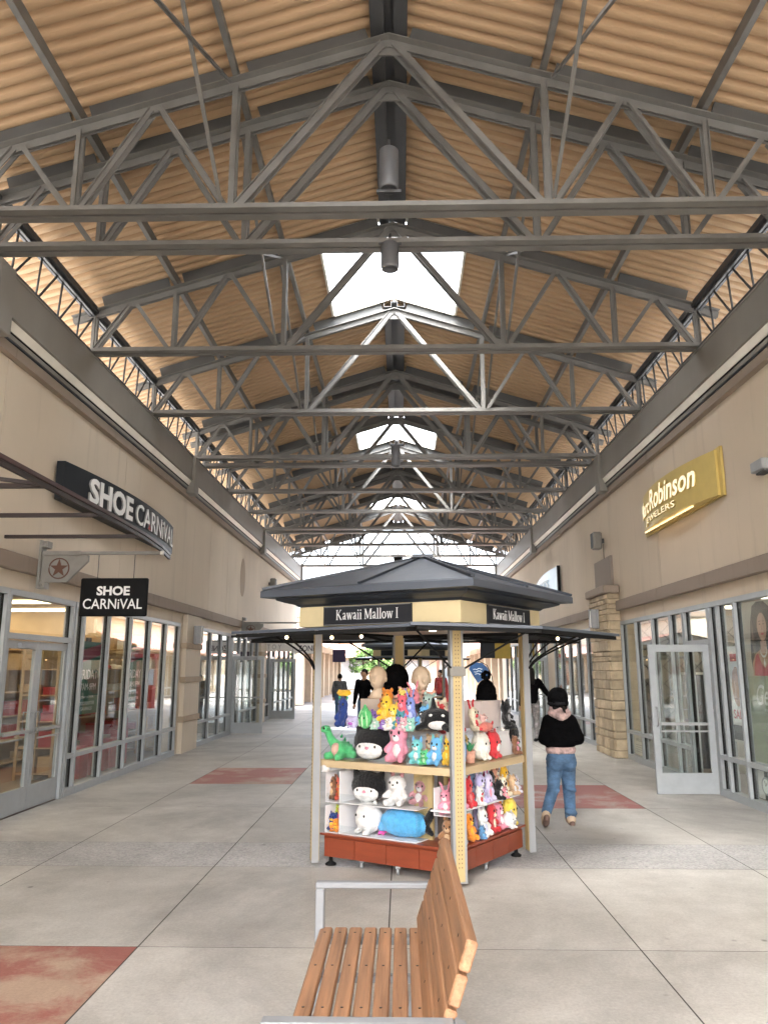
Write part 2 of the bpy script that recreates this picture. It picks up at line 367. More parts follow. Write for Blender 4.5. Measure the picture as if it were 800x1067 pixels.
M['redcard']=pm('red_box_card',(.36,.02,.03),.5,var=.15,isl=.2)
M['tancard']=pm('kraft_box_card',(.5,.36,.2),.6,var=.12)
M['whitecard']=pm('white_box_card',(.7,.68,.63),.55)
M['darkcard']=pm('black_box_card',(.03,.03,.035),.5)
M['postergreen']=pm('green_poster',(.045,.14,.095),.55,var=.06)
M['postermaroon']=pm('maroon_poster',(.25,.04,.07),.55,var=.06)
M['sage']=pm('sage_poster',(.30,.34,.24),.5,var=.05)
M['posterbg']=pm('pale_poster',(.42,.40,.33),.5,var=.06)
M['hair']=pm('dark_hair',(.008,.006,.005),.6,spec=.2,var=.3,scale=20,stretch=(6,6,1))
M['skin']=pm('skin',(.50,.29,.19),.55,var=.05)
M['skin_shade']=pm('shaded_skin',(.38,.205,.13),.55,var=.05)  # darker skin copy for the shaded parts of the printed face
M['redtop']=pm('red_fabric',(.45,.03,.05),.6)
M['necklace']=pm('silver_print',(.28,.28,.25),.4)
M['copper']=pm('copper_print',(.4,.2,.11),.4)
M['leafA']=pm('leaf_green',(.085,.16,.04),.6,var=.4,scale=2,isl=.4)
M['bark']=pm('bark',(.12,.085,.06),.9,var=.3,bump=.4)
M['pinktile']=pm('pink_roof_tile',(.52,.27,.215),.8,var=.15,scale=1,bump=.4,bscale=8)
M['purple']=pm('purple_sign',(.016,.005,.045),.5)
M['hivisred']=pm('red_banner',(.28,.02,.02),.55)
M['yellowsign']=pm('yellow_sign',(.4,.28,.04),.5)
M['flagblue']=pm('blue_flag',(.012,.07,.20),.55,var=.3,scale=5)
M['paper']=pm('printed_paper',(.72,.72,.70),.7,var=.06)
M['grey']=pm('grey_plastic',(.30,.31,.32),.5)
M['lampglass']=pm('lamp_diffuser',(.85,.83,.78),.4)
M['jeans']=pm('blue_jeans',(.075,.145,.25),.85,var=.45,scale=7,bump=.9,bscale=22,stretch=(1,1,1.8))
M['knit']=pm('black_knit',(.004,.004,.0045),.95,var=.25,scale=60,bump=1.0,bscale=24,spec=.05)
M['knitcuff']=pm('charcoal_knit',(.014,.014,.016),.95,var=.3,scale=70,bump=.8,bscale=60,spec=.1)
M['cloudpink']=pm('pink_print_cotton',(.50,.35,.33),.85,var=.75,scale=11)
M['boot']=pm('tan_suede',(.50,.38,.27),.85,var=.1)
M['sole']=pm('brown_sole',(.16,.10,.08),.8,var=.3,scale=40)
M['greycoat']=pm('grey_coat',(.10,.105,.115),.9)
M['camo']=pm('grey_print_cloth',(.24,.22,.22),.9,var=.6,scale=14)
_pl={}
def fur(c):
    k=tuple(round(x,3) for x in c)
    if k not in _pl: _pl[k]=pm('plush_fabric',c,1.0,var=.16,scale=22,bump=.9,bscale=110,sheen=.25,spec=.03)
    return _pl[k]
M['eye']=pm('glossy_eye',(.01,.01,.012),.12,coat=.5)

# ------------------------------------------------------------------ ground and paving
g=MB(); g.add([(-300,-200,-.06),(300,-200,-.06),(300,500,-.06),(-300,500,-.06)],[(0,1,2,3)])
structure(g.build('ground',M['ground']))
g=MB(); g.box(-4.6,4.4,-6,36,-.055,-.0012); structure(g.build('walkway_bed',M['joint']))
XS=[-4.6,-3.21,-1.65,-.09,1.47,3.03,4.4]
YS=[-6,-4.8,-2.8,-.8,1.2,3.2,5.21,7.2,8.15,10.15,12.12,14.05,16.05,18.05,20.05,21.0,23,25,27,29,31,33,34.0,36]
slab=MB(); peb=MB(); red=MB(); worn=MB(); G=.005
for i in range(len(XS)-1):
    for j in range(len(YS)-1):
        x0,x1,y0,y1=XS[i],XS[i+1],YS[j],YS[j+1]
        t=slab
        if (y0,y1) in ((7.2,8.15),(20.05,21.0),(33,34.0)): t=peb
        elif i==1 and y0==12.12: t=worn
        elif i==4 and y0==10.15: t=red
        elif i in (0,1) and y1==5.21: t=worn
        elif i==4 and y0==25: t=red
        t.box(x0+G,x1-G,y0+G,y1-G,-.014,0)
structure(slab.build('concrete_walkway',M['slab'])); structure(peb.build('pebble_paving',M['pebble']))
structure(red.build('red_paving',M['red'])); structure(worn.build('worn_red_paving',M['redworn']))

# ------------------------------------------------------------------ canopy roof
SL=.31; ZA=8.02                                    # underside line of the top chords
def ztop(dx): return ZA-SL*abs(dx)
TY=[1.5,4.2,6.85,7.5,10.26,12.98,15.95,16.6,19.15,21.75,24.5,25.2,27.85,30.8,33.75]
DP=.17; ROOF0=-7.0; ROOF1=ROOF0+DP*242; EAVE=5.4
snap=lambda y: ROOF0+round((y-ROOF0)/DP)*DP
SKY=[(snap(a),snap(b)) for a,b in ((10.42,12.82),(19.3,21.6),(28.0,30.65),(1.65,4.05),(-5.5,-3.0))]
canopy=thing('roof_canopy','long gabled steel canopy with tan corrugated deck over the walkway','canopy',(CX,0,0))
DZ=.315                                            # deck above chord underside
def deck_piece(mb,a,b,y0,y1):
    n=max(1,int(round((y1-y0)/DP))); p=(y1-y0)/n; prof=[]
    for k in range(n):
        y=y0+k*p
        prof+= [(y+p*q,h_) for q,h_ in ((0,.004),(.1,-.003),(.25,-.006),(.4,-.003),(.5,.004),(.57,.03),(.63,.06),(.72,.072),(.80,.072),(.88,.06),(.94,.03))]
    prof.append((y1,0))
    vs=[]
    for (y,h) in prof:
        for x in (a,b): vs.append((CX+x,y,ZA-SL*abs(x)+DZ+h))
    m=len(prof); fs=[(2*k,2*k+1,2*k+3,2*k+2) for k in range(m-1)]
    o=len(vs); vs+=[(v[0],v[1],v[2]+.012) for v in vs]
    fs+=[(o+2*k+2,o+2*k+3,o+2*k+1,o+2*k) for k in range(m-1)]
    for k in range(m-1): fs.append((2*k+1,2*k+3,o+2*k+3,o+2*k+1)[::-1]); fs.append((2*k,2*k+2,o+2*k+2,o+2*k))
    mb.add(vs,fs)
SKW=1.1
for s in (-1,1):
    d=MB(); deck_piece(d,s*SKW,s*EAVE,ROOF0,ROOF1)
    yy=ROOF0
    for a,b in sorted(SKY):
        deck_piece(d,s*.02,s*SKW,yy,a); yy=b
    deck_piece(d,s*.02,s*SKW,yy,ROOF1)
    d.build('deck',M['deck'],canopy)
RIDGE=[];yy=ROOF0
for a,b_ in sorted(SKY): RIDGE.append((yy,a)); yy=b_
RIDGE.append((yy,ROOF1))
for ra,rb_ in RIDGE:
    b=MB()
    for s in (-1,1):
        b.box(CX+s*.05,CX+s*.19,ra,rb_,ZA+.11,ZA+.12); b.box(CX+s*.05,CX+s*.062,ra,rb_,ZA+.12,ZA+.30); b.box(CX+s*.178,CX+s*.19,ra,rb_,ZA+.12,ZA+.25)
    b.box(CX-.0505,CX+.0505,ra,rb_,ZA+.2,ZA+.21)
    b.build('ridge_beam',M['darksteel'],canopy)
for s in (-1,1):
    for dx in (1.57,3.15):
        b=MB(); z=ztop(dx)+.13; x=CX+s*dx
        b.box(x-.03,x+.03,ROOF0,ROOF1,z,z+.008); b.box(x-.004,x+.004,ROOF0,ROOF1,z+.008,z+.18)
        b.build('purlin',M['steel'],canopy)
    b=MB(); x=CX+s*4.30; z=6.74
    b.box(x-.05,x-.012,ROOF0,ROOF1,z,z+.07); b.box(x+.012,x+.05,ROOF0,ROOF1,z,z+.07); b.box(x-.05,x+.05,ROOF0,ROOF1,z+.072,z+.082)
    b.build('eave_purlin',M['darksteel'],canopy)
    b=MB(); x=CX+s*(EAVE-.05); z=ztop(EAVE)+.12
    b.box(x-.03,x+.03,ROOF0,ROOF1,z,z+.1); b.build('eave_angle',M['flash'],canopy)
for a,b_ in SKY:
    f=MB()
    for s in (-1,1):
        x=s*SKW; z=ztop(SKW)+DZ
        f.bar((CX+x,a,z+.06),(CX+x,b_,z+.06),.04,.22)
        for y in (a,b_):
            f.bar((CX+s*.03,y,ZA+DZ+.05),(CX+x,y,z+.05),.04,.2)
    fr=f.build('skylight_frame',M['flash'],canopy)
    for s in (-1,1):
        p=MB(); t=.006; z0=ZA+DZ+.172; z1=ztop(SKW)+DZ+.172
        p.add([(CX,a-.03,z0),(CX+s*SKW*1.03,a-.03,z1-.01),(CX+s*SKW*1.03,b_+.03,z1-.01),(CX,b_+.03,z0)],[(0,1,2,3)])
        p.build('panel',M['milky'],fr)

ORD=['first','second','third','fourth','fifth','sixth','seventh','eighth','ninth','tenth','eleventh','twelfth','thirteenth','fourteenth','farthest']
def make_truss():
    t=thing('roof_truss','x','truss',(CX,TY[0],0),group='roof trusses across the walkway')
    ZB=6.13
    for s in (-1,1):
        m=MB(); a=Vector((0,0,ZA)); b=Vector((s*4.62,0,ztop(4.62)))
        for q in (-1,1):
            m.bar(a+Vector((0,q*.06,.09)),b+Vector((0,q*.06,.09)),.085,.012,up=(0,0,1))
            m.bar(a+Vector((0,q*.024,.04)),b+Vector((0,q*.024,.04)),.012,.088,up=(0,0,1))
        m.build('top_chord',M['steel'],t,True)
    m=MB()
    for q in (-1,1):
        m.box(-4.36,4.36,q*.018,q*.112,ZB,ZB+.012); m.box(-4.36,4.36,q*.018,q*.03,ZB+.0125,ZB+.095)
        m.box(-4.36,4.36,q*.102,q*.112,ZB+.0125,ZB+.05)
    m.build('bottom_chord',M['steel'],t,True)
    def web(x0,z0,x1,z1,w=.05):
        m=MB(); d=Vector((x1-x0,0,z1-z0))
        u=Vector((0,1,0)).cross(d)
        for q in (-1,1): 
            m.bar((x0,q*.038,z0),(x1,q*.038,z1),.012,w,up=u); 
            m.bar((x0,q*.058,z0),(x1,q*.058,z1),.028,.01,up=u,off=(0,w/2))
        m.build('web',M['steel'],t,True)
    for s in (-1,1):
        web(s*.06,ZA+.02,s*1.50,ZB+.07,.075)
        web(s*1.57,ZB+.06,s*1.57,ztop(1.57)+.03,.06)
        web(s*1.63,ZB+.06,s*2.34,ztop(2.34)+.03)
        web(s*2.42,ztop(2.42)+.03,s*3.08,ZB+.06)
        web(s*3.15,ZB+.06,s*3.15,ztop(3.15)+.03)
        web(s*3.22,ZB+.06,s*3.72,ztop(3.72)+.03)
        web(s*3.80,ztop(3.8)+.03,s*4.26,ZB+.07)
        web(s*4.31,ZB+.06,s*4.31,ztop(4.31)+.03)
    m=MB()
    for s in (-1,1):
        for x0,x1 in ((.22,1.45),(1.69,3.05),(3.25,4.2)):
            m.bar((s*x0,0,ztop(x0)+.2),(s*x1,0,ztop(x1)+.2),.05,.19)
    m.build('blocking',M['blocking'],t,True)
    m=MB(); m.prism([(-.22,-.012),(.22,-.012),(.22,.012),(-.22,.012)],ZA-.09,ZA+.1)
    m.build('apex_plate',M['steel'],t,True)
    return t
truss=make_truss()
trs=[truss]
for y in TY[1:]: trs.append(dup(truss,(CX,y,0)))
vis=[t for t in trs[1:]]
for i,t in enumerate(trs):
    if i==0: t['label']='roof truss above the camera, lit through the first skylight'
    elif i==1: t['label']='truss cut off by the top edge of the photo, nearest overhead'
    elif i==len(trs)-1: t['label']='farthest truss, at the open gable end against the sky'
    else: t['label']='grey steel roof truss, %s bottom chord counted from the top of the photo'%ORD[i-2]
# thin crossing rods between neighbouring trusses
bays=[(i,i+1) for i in range(1,len(TY)-1) if TY[i+1]-TY[i]>1]
first=None
for k,(i,j) in enumerate(bays):
    for s in (-1,1):
        t=thing('cross_brace','thin crossed rods on the %s side of the %s truss bay from the camera'%('left' if s<0 else 'right',ORD[k]),'brace',(CX+s*1.57,TY[i],0),group='cross braces between trusses')
        d=TY[j]-TY[i]
        for (za,zb) in ((6.2,ztop(1.57)+.02),(ztop(1.57)+.02,6.2)):
            m=MB(); o=.012 if za<zb else -.012
            m.bar((s*.06+o,.1,za),(s*.06+o,d-.1,zb),.03,.012,up=(1,0,0)); m.bar((s*.06+o*2.2,.1,za),(s*.06+o*2.2,d-.1,zb),.012,.03,up=(1,0,0))
            m.build('rod',M['steel'],t,True)
# beams on the wall heads, posts between, lattice girders on top
PY=[-7,7.75,15.85,24.4,33.85]
for s,side in ((-1,'left'),(1,'right')):
    xi=CX+s*4.30
    for k in range(4):
        y0,y1=PY[k]+.17,PY[k+1]-.17
        w=['nearest','second','third','farthest'][k]
        m=MB(); m.box(xi,xi+s*.02,y0,y1,5.62,6.1); m.box(xi-s*.02,xi+s*.16,y0,y1,6.101,6.115); m.box(xi-s*.02,xi+s*.16,y0,y1,5.60,5.615)
        o=m.build('steel_beam',M['beam']); tag(o,'%s grey steel beam running along the %s wall head'%(w,side),'beam','steel beams along the wall heads')
        t=thing('lattice_girder','%s open web lattice girder on top of the %s beam'%(w,side),'girder',(xi+s*.03,y0,6.1),group='lattice girders at the eaves')
        m=MB(); L=y1-y0; n=int(L/.56); p=L/n
        m.box(-.045,-.01,0,L,.018,.05); m.box(.01,.045,0,L,.018,.05); m.build('bottom_chord',M['darksteel'],t,True)
        m=MB(); m.box(-.045,-.01,0,L,.59,.63); m.box(.01,.045,0,L,.59,.63); m.build('top_chord',M['darksteel'],t,True)
        for i in range(n):
            m=MB(); m.tube([(0,i*p+.03,.03),(0,i*p+.10,.6)],.015,6)
            m.tube([(0,i*p+.06,.03),(0,(i+1)*p-.06,.6)],.015,6); m.build('web',M['darksteel'],t,True)
    for k,y in enumerate(PY):
        m=MB(); m.box(xi-s*.06,xi+s*.2,y-.165,y+.165,5.33,6.13,bev=.01)
        o=m.build('steel_post',M['beam']); tag(o,'boxed grey steel post between beams, %s on the %s wall'%(['behind the camera','nearest','second','third','farthest'][k],side),'post','steel posts on the wall heads')
# lamps on the ridge line
def canlight(y,z0,z1,label):
    t=thing('cylinder_light',label,'light fixture',(CX+.0,y,z0),group='cylinder lights on the ridge line')
    h=z1-z0; m=MB(); m.lathe([(0,h),(.085,h),(.095,h-.01),(.095,.03),(.09,.0),(.075,.0),(.07,.05),(0,.05)],n=24); m.build('housing',M['grey2'],t,True)
    m=MB(); m.tube([(0,0,h),(0,0,h+.12)],.015,8); m.box(-.12,.12,-.02,.02,-.04 if z0>6.2 else h+.0,-.01 if z0>6.2 else h+.02); m.build('mount',M['darksteel'],t,True)
M['grey2']=pm('grey_housing',(.12,.125,.135),.45,.1)
canlight(6.72,6.29,6.72,'grey cylinder light above the first bottom chord')
canlight(7.42,5.83,6.12,'grey cylinder light hanging under the second bottom chord')
canlight(15.9,5.95,6.4,'small cylinder light hanging at the fifth truss, before the second skylight')
t=thing('dome_camera','dark dome camera under a pale disc, hanging far down the ridge','camera',(CX,27.7,5.55))
m=MB(); m.lathe([(0,.20),(.3,.2),(.32,.16),(.2,.12),(0,.12)],n=20); m.tube([(0,0,.2),(0,0,.6)],.02); m.build('disc',M['whitebox'],t,True)
m=MB(); m.sphere((0,0,.08),.17,16,10); m.build('dome',M['black'],t,True)

# ------------------------------------------------------------------ shop buildings
def ox(s,base,d): return base+s*d          # d>0 goes away from the walkway
class Side: pass
LB=thing('shop_building','beige stucco shop row on the left with shoe store windows','building',(-4.6,15,0))
RB=thing('shop_building','beige stucco shop row on the right with the stone pier','building',(4.4,15,0))
def wallbox(b,name,mat,xw,s,d0,d1,y0,y1,z0,z1,bev=0):
    m=MB(); m.box(xw+s*d0,xw+s*d1,y0,y1,z0,z1,bev=bev); return m.build(name,mat,b)
Y0,Y1=-9.0,34.2
for b,xw,s in ((LB,-4.6,-1),(RB,4.4,1)):
    # upper wall in panels divided by control joints
    segs=[-9,0.2,8.4,13.05 if s>0 else 12.4,16.75 if s>0 else 18.3,20.22,24.4,29,34.2]
    m=MB()
    for a,c in zip(segs[:-1],segs[1:]): m.box(xw,xw+s*.3,a+.006,c-.006,2.60,5.283)
    m.build('upper_wall',M['stucco'] if s>0 else M['stucco2'],b)
    m=MB(); m.box(xw+s*.02,xw+s*.28,Y0,Y1,2.62,5.28); m.build('wall_core',M['joint'],b)
    m=MB()
    for a,c in zip(segs[:-1],segs[1:]): m.box(xw-s*.09,xw+s*.3,a+.003,c-.003,5.285,5.41)
    m.build('cornice',M['trim'],b)
    m=MB(); m.box(xw-s*.11,xw+s*.3,Y0,Y1,5.413,5.43); m.build('dark_drip',M['slatetrim'],b)
    m=MB(); m.box(xw-s*.12,xw+s*.3,Y0,Y1,5.433,5.487); m.build('grey_strip',M['beam'],b)
    m=MB(); m.box(xw-s*.135,xw+s*.3,Y0,Y1,5.49,5.502); m.build('gasket',M['gasket'],b)
    m=MB(); m.add([(xw-s*.14,Y0,5.505),(xw-s*.14,Y1,5.505),(xw-s*.185,Y1,5.595),(xw-s*.185,Y0,5.595),(xw+s*.2,Y0,5.505),(xw+s*.2,Y1,5.505),(xw+s*.2,Y1,5.595),(xw+s*.2,Y0,5.595)],[(0,1,2,3),(7,6,5,4),(0,4,5,1),(3,2,6,7),(0,3,7,4),(1,5,6,2)]); m.build('flashing',M['flash'],b)
    m=MB()
    for a,c in zip(segs[:-1],segs[1:]): m.box(xw-s*.1,xw-s*.002,a+.004,c-.004,2.84,3.04,bev=.012)
    m.build('trim_band',M['trim'],b)
    # flat roof and rear
    m=MB(); m.box(xw+s*.3,xw+s*11,Y0,Y1,5.3,5.5); m.build('flat_roof',M['membrane'],b)
    m=MB(); m.box(xw+s*10.7,xw+s*11,Y0,Y1,0,5.3); m.build('rear_wall',M['stucco'],b)
    m=MB(); m.box(xw+s*.31,xw+s*10.7,Y0,Y1,2.95,3.0); m.build('ceiling',M['ceil'],b)
    m=MB(); m.box(xw+s*.05,xw+s*10.7,Y0,Y1,-.02,.012); m.build('shop_floor',M['intfloor'],b)
    m=MB()
    for y in (Y0,16.7,34.0): m.box(xw+s*.31,xw+s*10.7,y,y+.2,0,2.95)
    m.build('party_wall',M['interior'],b)
    m=MB(); m.box(xw+s*7.0,xw+s*7.1,Y0+.2,33.9,.012,2.95); m.build('back_partition',M['interior'],b)
def storefront(b,xw,s,ys,doors=(),rail=.52,head=2.56,glass='glass',skip=()):
    """silver window frame between the given mullions; doors = indices left open below the transom"""
    f=MB(); w=.055
    y0,y1=ys[0],ys[-1]
    f.box(xw-s*.03,xw+s*.09,y0-w/2,y1+w/2,head,head+.07)
    for k,(a,c) in enumerate(zip(ys[:-1],ys[1:])):
        if k in doors: f.box(xw-s*.028,xw+s*.088,a+w/2,c-w/2,2.05,2.12); continue
        f.box(xw-s*.035,xw+s*.085,a+w/2,c-w/2,.0,.1); f.box(xw-s*.028,xw+s*.088,a+w/2,c-w/2,rail-.03,rail+.03)
    for y in ys: f.box(xw-s*.032,xw+s*.092,y-w/2,y+w/2,0,head-.001)
    fr=f.build('window_frame',M['alupaint'],b)
    for y in ys:
        q=MB()
        for e in (-1,1): q.box(xw+s*.012,xw+s*.06,y+e*(w/2+.004),y+e*(w/2+.016),.1,head)
        q.build('gasket',M['gasket'],fr)
    for k,(a,c) in enumerate(zip(ys[:-1],ys[1:])):
        spans=[(2.12,head)] if k in doors else [(.1,rail-.03),(rail+.03,head)]
        for z0,z1 in spans:
            p=MB(); p.box(xw+s*.02,xw+s*.028,a+w/2,c-w/2,z0,z1); p.build('pane',M[glass],fr)
    return fr
def door(b,hinge,vec,wid,s_handle,glass='glass',hgt=2.04,push=True,mail=None):
    """one glazed leaf from the hinge point along the unit vector vec"""
    hx,hy=hinge; vx,vy=vec; nx,ny=-vy,vx
    def P(u,n,z): return (hx+vx*u+nx*n,hy+vy*u+ny*n,z)
    def pb(m,u0,u1,n0,n1,z0,z1):
        m.add([P(u,n,z) for z in (z0,z1) for n in (n0,n1) for u in (u0,u1)],[(0,2,3,1),(4,5,7,6),(0,1,5,4),(2,6,7,3),(0,4,6,2),(1,3,7,5)])
    m=MB(); st=.09
    pb(m,.005,st,-.022,.022,.012,hgt); pb(m,wid-st,wid-.005,-.022,.022,.012,hgt)
    pb(m,st,wid-st,-.0215,.0215,hgt-.1,hgt-.001); pb(m,st,wid-st,-.0215,.0215,.013,.29)
    d=m.build('door',M['alupaint'],b)
    m=MB(); pb(m,st,wid-st,-.004,.004,.29,hgt-.1); m.build('glass',M[glass],d)
    m=MB()
    for e in (-1,1):
        pb(m,.1,wid-.1,e*.045-.012,e*.045+.012,.93,.965)
    pb(m,.1,wid-.1,.04,.062,.84,.86)
    m.build('push_bar',M['alu'],d)
    m=MB(); u=wid-.06 if s_handle>0 else .06
    for e in (-1,1):
        m.tube([P(u,e*.022,.92),P(u,e*.075,.92),P(u,e*.075,1.17),P(u,e*.022,1.17)],.011,8)
    m.build('handle',M['alu'],d)
    m=MB(); pb(m,wid*.35,wid*.8,-.07,-.024,hgt-.09,hgt-.03); m.build('closer',M['grey'],d)
    return d
# --- left side
xl=-4.6
storefront(LB,xl,-1,[1.6,2.9,4.2,5.5,6.8,8.0,8.88])
storefront(LB,xl,-1,[8.88+.06,10.72],doors=(0,))
door(LB,(xl-.03,8.98),(0,1),.86,1); door(LB,(xl-.03,10.70),(0,-1),.86,1)
storefront(LB,xl,-1,[10.76+.055,11.12,12.1,13.1,14.1,15.08,15.98],glass='glass')
wallbox(LB,'wall_pier',M['stucco2'],xl,-1,0,.3,16.02,17.6,0,2.59)
m=MB(); m.box(xl-.0+.1,xl+.002,16.25,17.45,0,2.83); pil=m.build('pilaster',M['stucco2'],LB)
for z in (.62,1.42,2.12): m=MB(); m.box(xl+.002,xl+.13,16.2,17.5,z,z+.12,bev=.01); m.build('quoin_band',M['quoin'],pil)
wallbox(LB,'wall_pier',M['stucco2'],xl,-1,0,.3,Y0,1.55,0,2.59)
storefront(LB,xl,-1,[17.64,18.7,19.8,20.75,20.95,21.1],glass='shinyglass')
storefront(LB,xl,-1,[21.15,22.1,22.95],doors=(0,),glass='shinyglass')
door(LB,(xl+.02,21.2),(1,0),.86,1,'midglass')
storefront(LB,xl,-1,[23.0,24.0,24.9],glass='shinyglass')
wallbox(LB,'wall_pier',M['stucco2'],xl,-1,0,.3,24.95,26.1,0,2.59)
m=MB(); m.box(xl+.1,xl+.002,25.0,26.0,0,2.83); pil=m.build('pilaster',M['stucco2'],LB)
for z in (.62,1.42,2.12): m=MB(); m.box(xl+.002,xl+.13,24.96,26.04,z,z+.12,bev=.01); m.build('quoin_band',M['quoin'],pil)
storefront(LB,xl,-1,[26.15,27.2],glass='shinyglass')
storefront(LB,xl,-1,[27.25,28.2],doors=(0,),glass='shinyglass')
door(LB,(xl+.02,27.3),(1,0),.9,1,'midglass')
storefront(LB,xl,-1,[28.25,29.5,30.8,32.0,33.2],glass='shinyglass')
wallbox(LB,'wall_pier',M['stucco2'],xl,-1,0,.3,33.25,34.2,0,2.59)
m=MB(); m.xprism([(cos(a)*.34+22.2,4.25+sin(a)*(.62 if sin(a)>0 else .5)) for a in [2*pi*k/20 for k in range(20)]],lambda a,b:(xl+.001,a,b),lambda a,b:(xl+.006,a,b)); m.build('bare_patch',M['patch'],LB)
# --- right side
xr=4.4
storefront(RB,xr,1,[1.6,3.2,4.8,6.4,8.0,9.12,10.28,10.84,11.12],glass='glass')
storefront(RB,xr,1,[11.17,12.12],doors=(0,))
door(RB,(xr-.03,11.22),(-1,0),.86,1)
storefront(RB,xr,1,[12.16,12.75,13.65,14.63,15.55],glass='glass')
wallbox(RB,'wall_pier',M['stucco'],xr,1,0,.3,15.6,17.5,0,2.59)
wallbox(RB,'wall_pier',M['stucco'],xr,1,0,.3,Y0,1.55,0,2.59)
storefront(RB,xr,1,[17.54,18.5,19.5,20.5,21.5,22.4],glass='midglass')
wallbox(RB,'wall_pier',M['stucco'],xr,1,0,.3,22.45,23.6,0,2.59)
storefront(RB,xr,1,[23.65,24.6],doors=(0,),glass='shinyglass')
door(RB,(xr-.02,23.7),(-1,0),.9,1,'midglass')
storefront(RB,xr,1,[24.65,25.7,26.8,27.9],glass='shinyglass')
wallbox(RB,'wall_pier',M['stucco'],xr,1,0,.3,27.95,29.2,0,2.59)
storefront(RB,xr,1,[29.25,30.4,31.6,32.8],glass='shinyglass')
wallbox(RB,'wall_pier',M['stucco'],xr,1,0,.3,32.85,34.2,0,2.59)
m=MB(); m.box(xr-.05,xr-.002,15.95,17.3,3.045,4.02); m.build('grey_panel',M['taupe_panel'],RB)  # unpainted taupe panel above the stone pier
# stone pier built from blocks
core=MB(); core.box(4.16,4.395,15.62,17.0,0,3.2); pier=core.build('stone_pier',M['mortar'],RB)
blk=MB(); z=0; rr=random.Random(3)
while z<3.17:
    h=min(rr.choice((.1,.14,.18,.22)),3.19-z)
    y=15.6
    while y<17.02:
        w=min(rr.uniform(.2,.48),17.02-y)
        if 17.02-(y+w)<.12: w=17.02-y
        d=rr.uniform(.0,.022); blk.box(4.165,4.125-d,y+.007,y+w-.007,z+.007,z+h-.007,bev=.012); y+=w
    for e,(ya,yb) in enumerate(((15.62,15.585),(17.005,17.035))):
        d=rr.uniform(.0,.015); blk.box(4.15,4.38,ya,yb-d if e==0 else yb+d,z+.008,z+h-.008,bev=.01)
    z+=h
blk.build('stone_blocks',M['stone'],pier)
cap=MB(); cap.box(4.06,4.39,15.53,17.1,3.2,3.36,bev=.02); cap.build('pier_cap',M['stonecap'],pier)

# ------------------------------------------------------------------ signs and wall fixtures
def bow_sign(t,name,mat,xw,s,ya,yb,z0,z1,back,bow,tilt=0,n=18,zshape=None):
    """box sign with a curved front; ya is the reader's left end"""
    def X(u): return xw-s*(back+bow*(1-(2*u-1)**2))
    m=MB(); vs=[];fs=[]
    for k in range(n+1):
        u=k/n; y=ya+(yb-ya)*u; top=z1+(zshape(u) if zshape else 0)
        vs+=[(X(u),y,z0),(X(u),y,top),(xw-s*.03,y,top),(xw-s*.03,y,z0)]
    for k in range(n):
        for i in range(4): fs.append((4*k+i,4*k+(i+1)%4,4*k+4+(i+1)%4,4*k+4+i))
    fs.append((0,1,2,3)); fs.append((4*n+3,4*n+2,4*n+1,4*n))
    m.add(vs,fs); face=m.build(name,mat,t)
    def wrap(mb):   # lettering laid out in metres along the front
        L=abs(yb-ya)
        mb.v=[(X(v[0]/L)-s*(.004-v[1]),ya+(yb-ya)*v[0]/L,v[2]) for v in mb.v]; return mb
    return face,wrap
# shoe store wall sign
t=thing('wall_sign','curved charcoal wall sign with large white letters above the shoe store','sign',(-4.6,12,3.9))
f,wrap=bow_sign(t,'sign_box',M['navy'],-4.6,-1,9.8,14.75,3.9,4.42,.14,.2)
def letters(f,wrap,txt,x0,x1,z0,z1,mat,edge,bold,depth=.05,name='lettering',shear=0):
    mb=fit(text_mb(txt,1,bold,depth=1,shear=shear),x0,x1,z0,z1)
    ys=[v[1] for v in mb.v]; lo,hi=min(ys),max(ys)
    mb.v=[(v[0],-depth*(hi-v[1])/(hi-lo),v[2]) for v in mb.v]
    mb.m=[0 if all(mb.v[i][1]<-depth*.9 for i in p) else 1 for p in mb.f]
    return wrap(mb).build(name,[mat,edge],f)
letters(f,wrap,'SHOE',.6,2.05,3.98,4.35,M['white'],M['greyface'],.035,.025)
letters(f,wrap,'CARNiVAL',2.2,4.8,3.99,4.33,M['white'],M['greyface'],.006,.025)
m=MB(); m.add([(2.78,-.03,4.0),(2.94,-.03,4.0),(2.86,-.03,4.11)],[(0,1,2)]); wrap(m).build('red_triangle',M['hivisred'],f)
# open awning frame in front of it
t=thing('awning_frame','open brown steel awning frame projecting from the left wall below the curved sign','awning frame',(-4.6,5,3.2))
m=MB(); pts=[(-2.93,-1,3.22),(-2.93,7.6,3.22),(-2.95,8.6,3.215),(-3.0,9.4,3.2),(-3.09,10.05,3.19)]
for a,b in zip(pts[:-1],pts[1:]): m.bar(a,b,.07,.035); m.bar((a[0]+.02,a[1],a[2]-.05),(b[0]+.02,b[1],b[2]-.05),.03,.035,mi=1)
m.build('front_edge',[M['maroon'],M['brownsteel']],t)
for y in (-.5,1.2,2.9,4.6,6.2,7.45,8.7):
    m=MB(); m.box(-4.59,-2.97,y-.02,y+.02,3.185,3.225); m.build('rib',M['brownsteel'],t)
m=MB(); m.bar((-4.57,4.95,3.2),(-2.98,6.12,3.2),.03,.03); m.build('brace',M['brownsteel'],t)
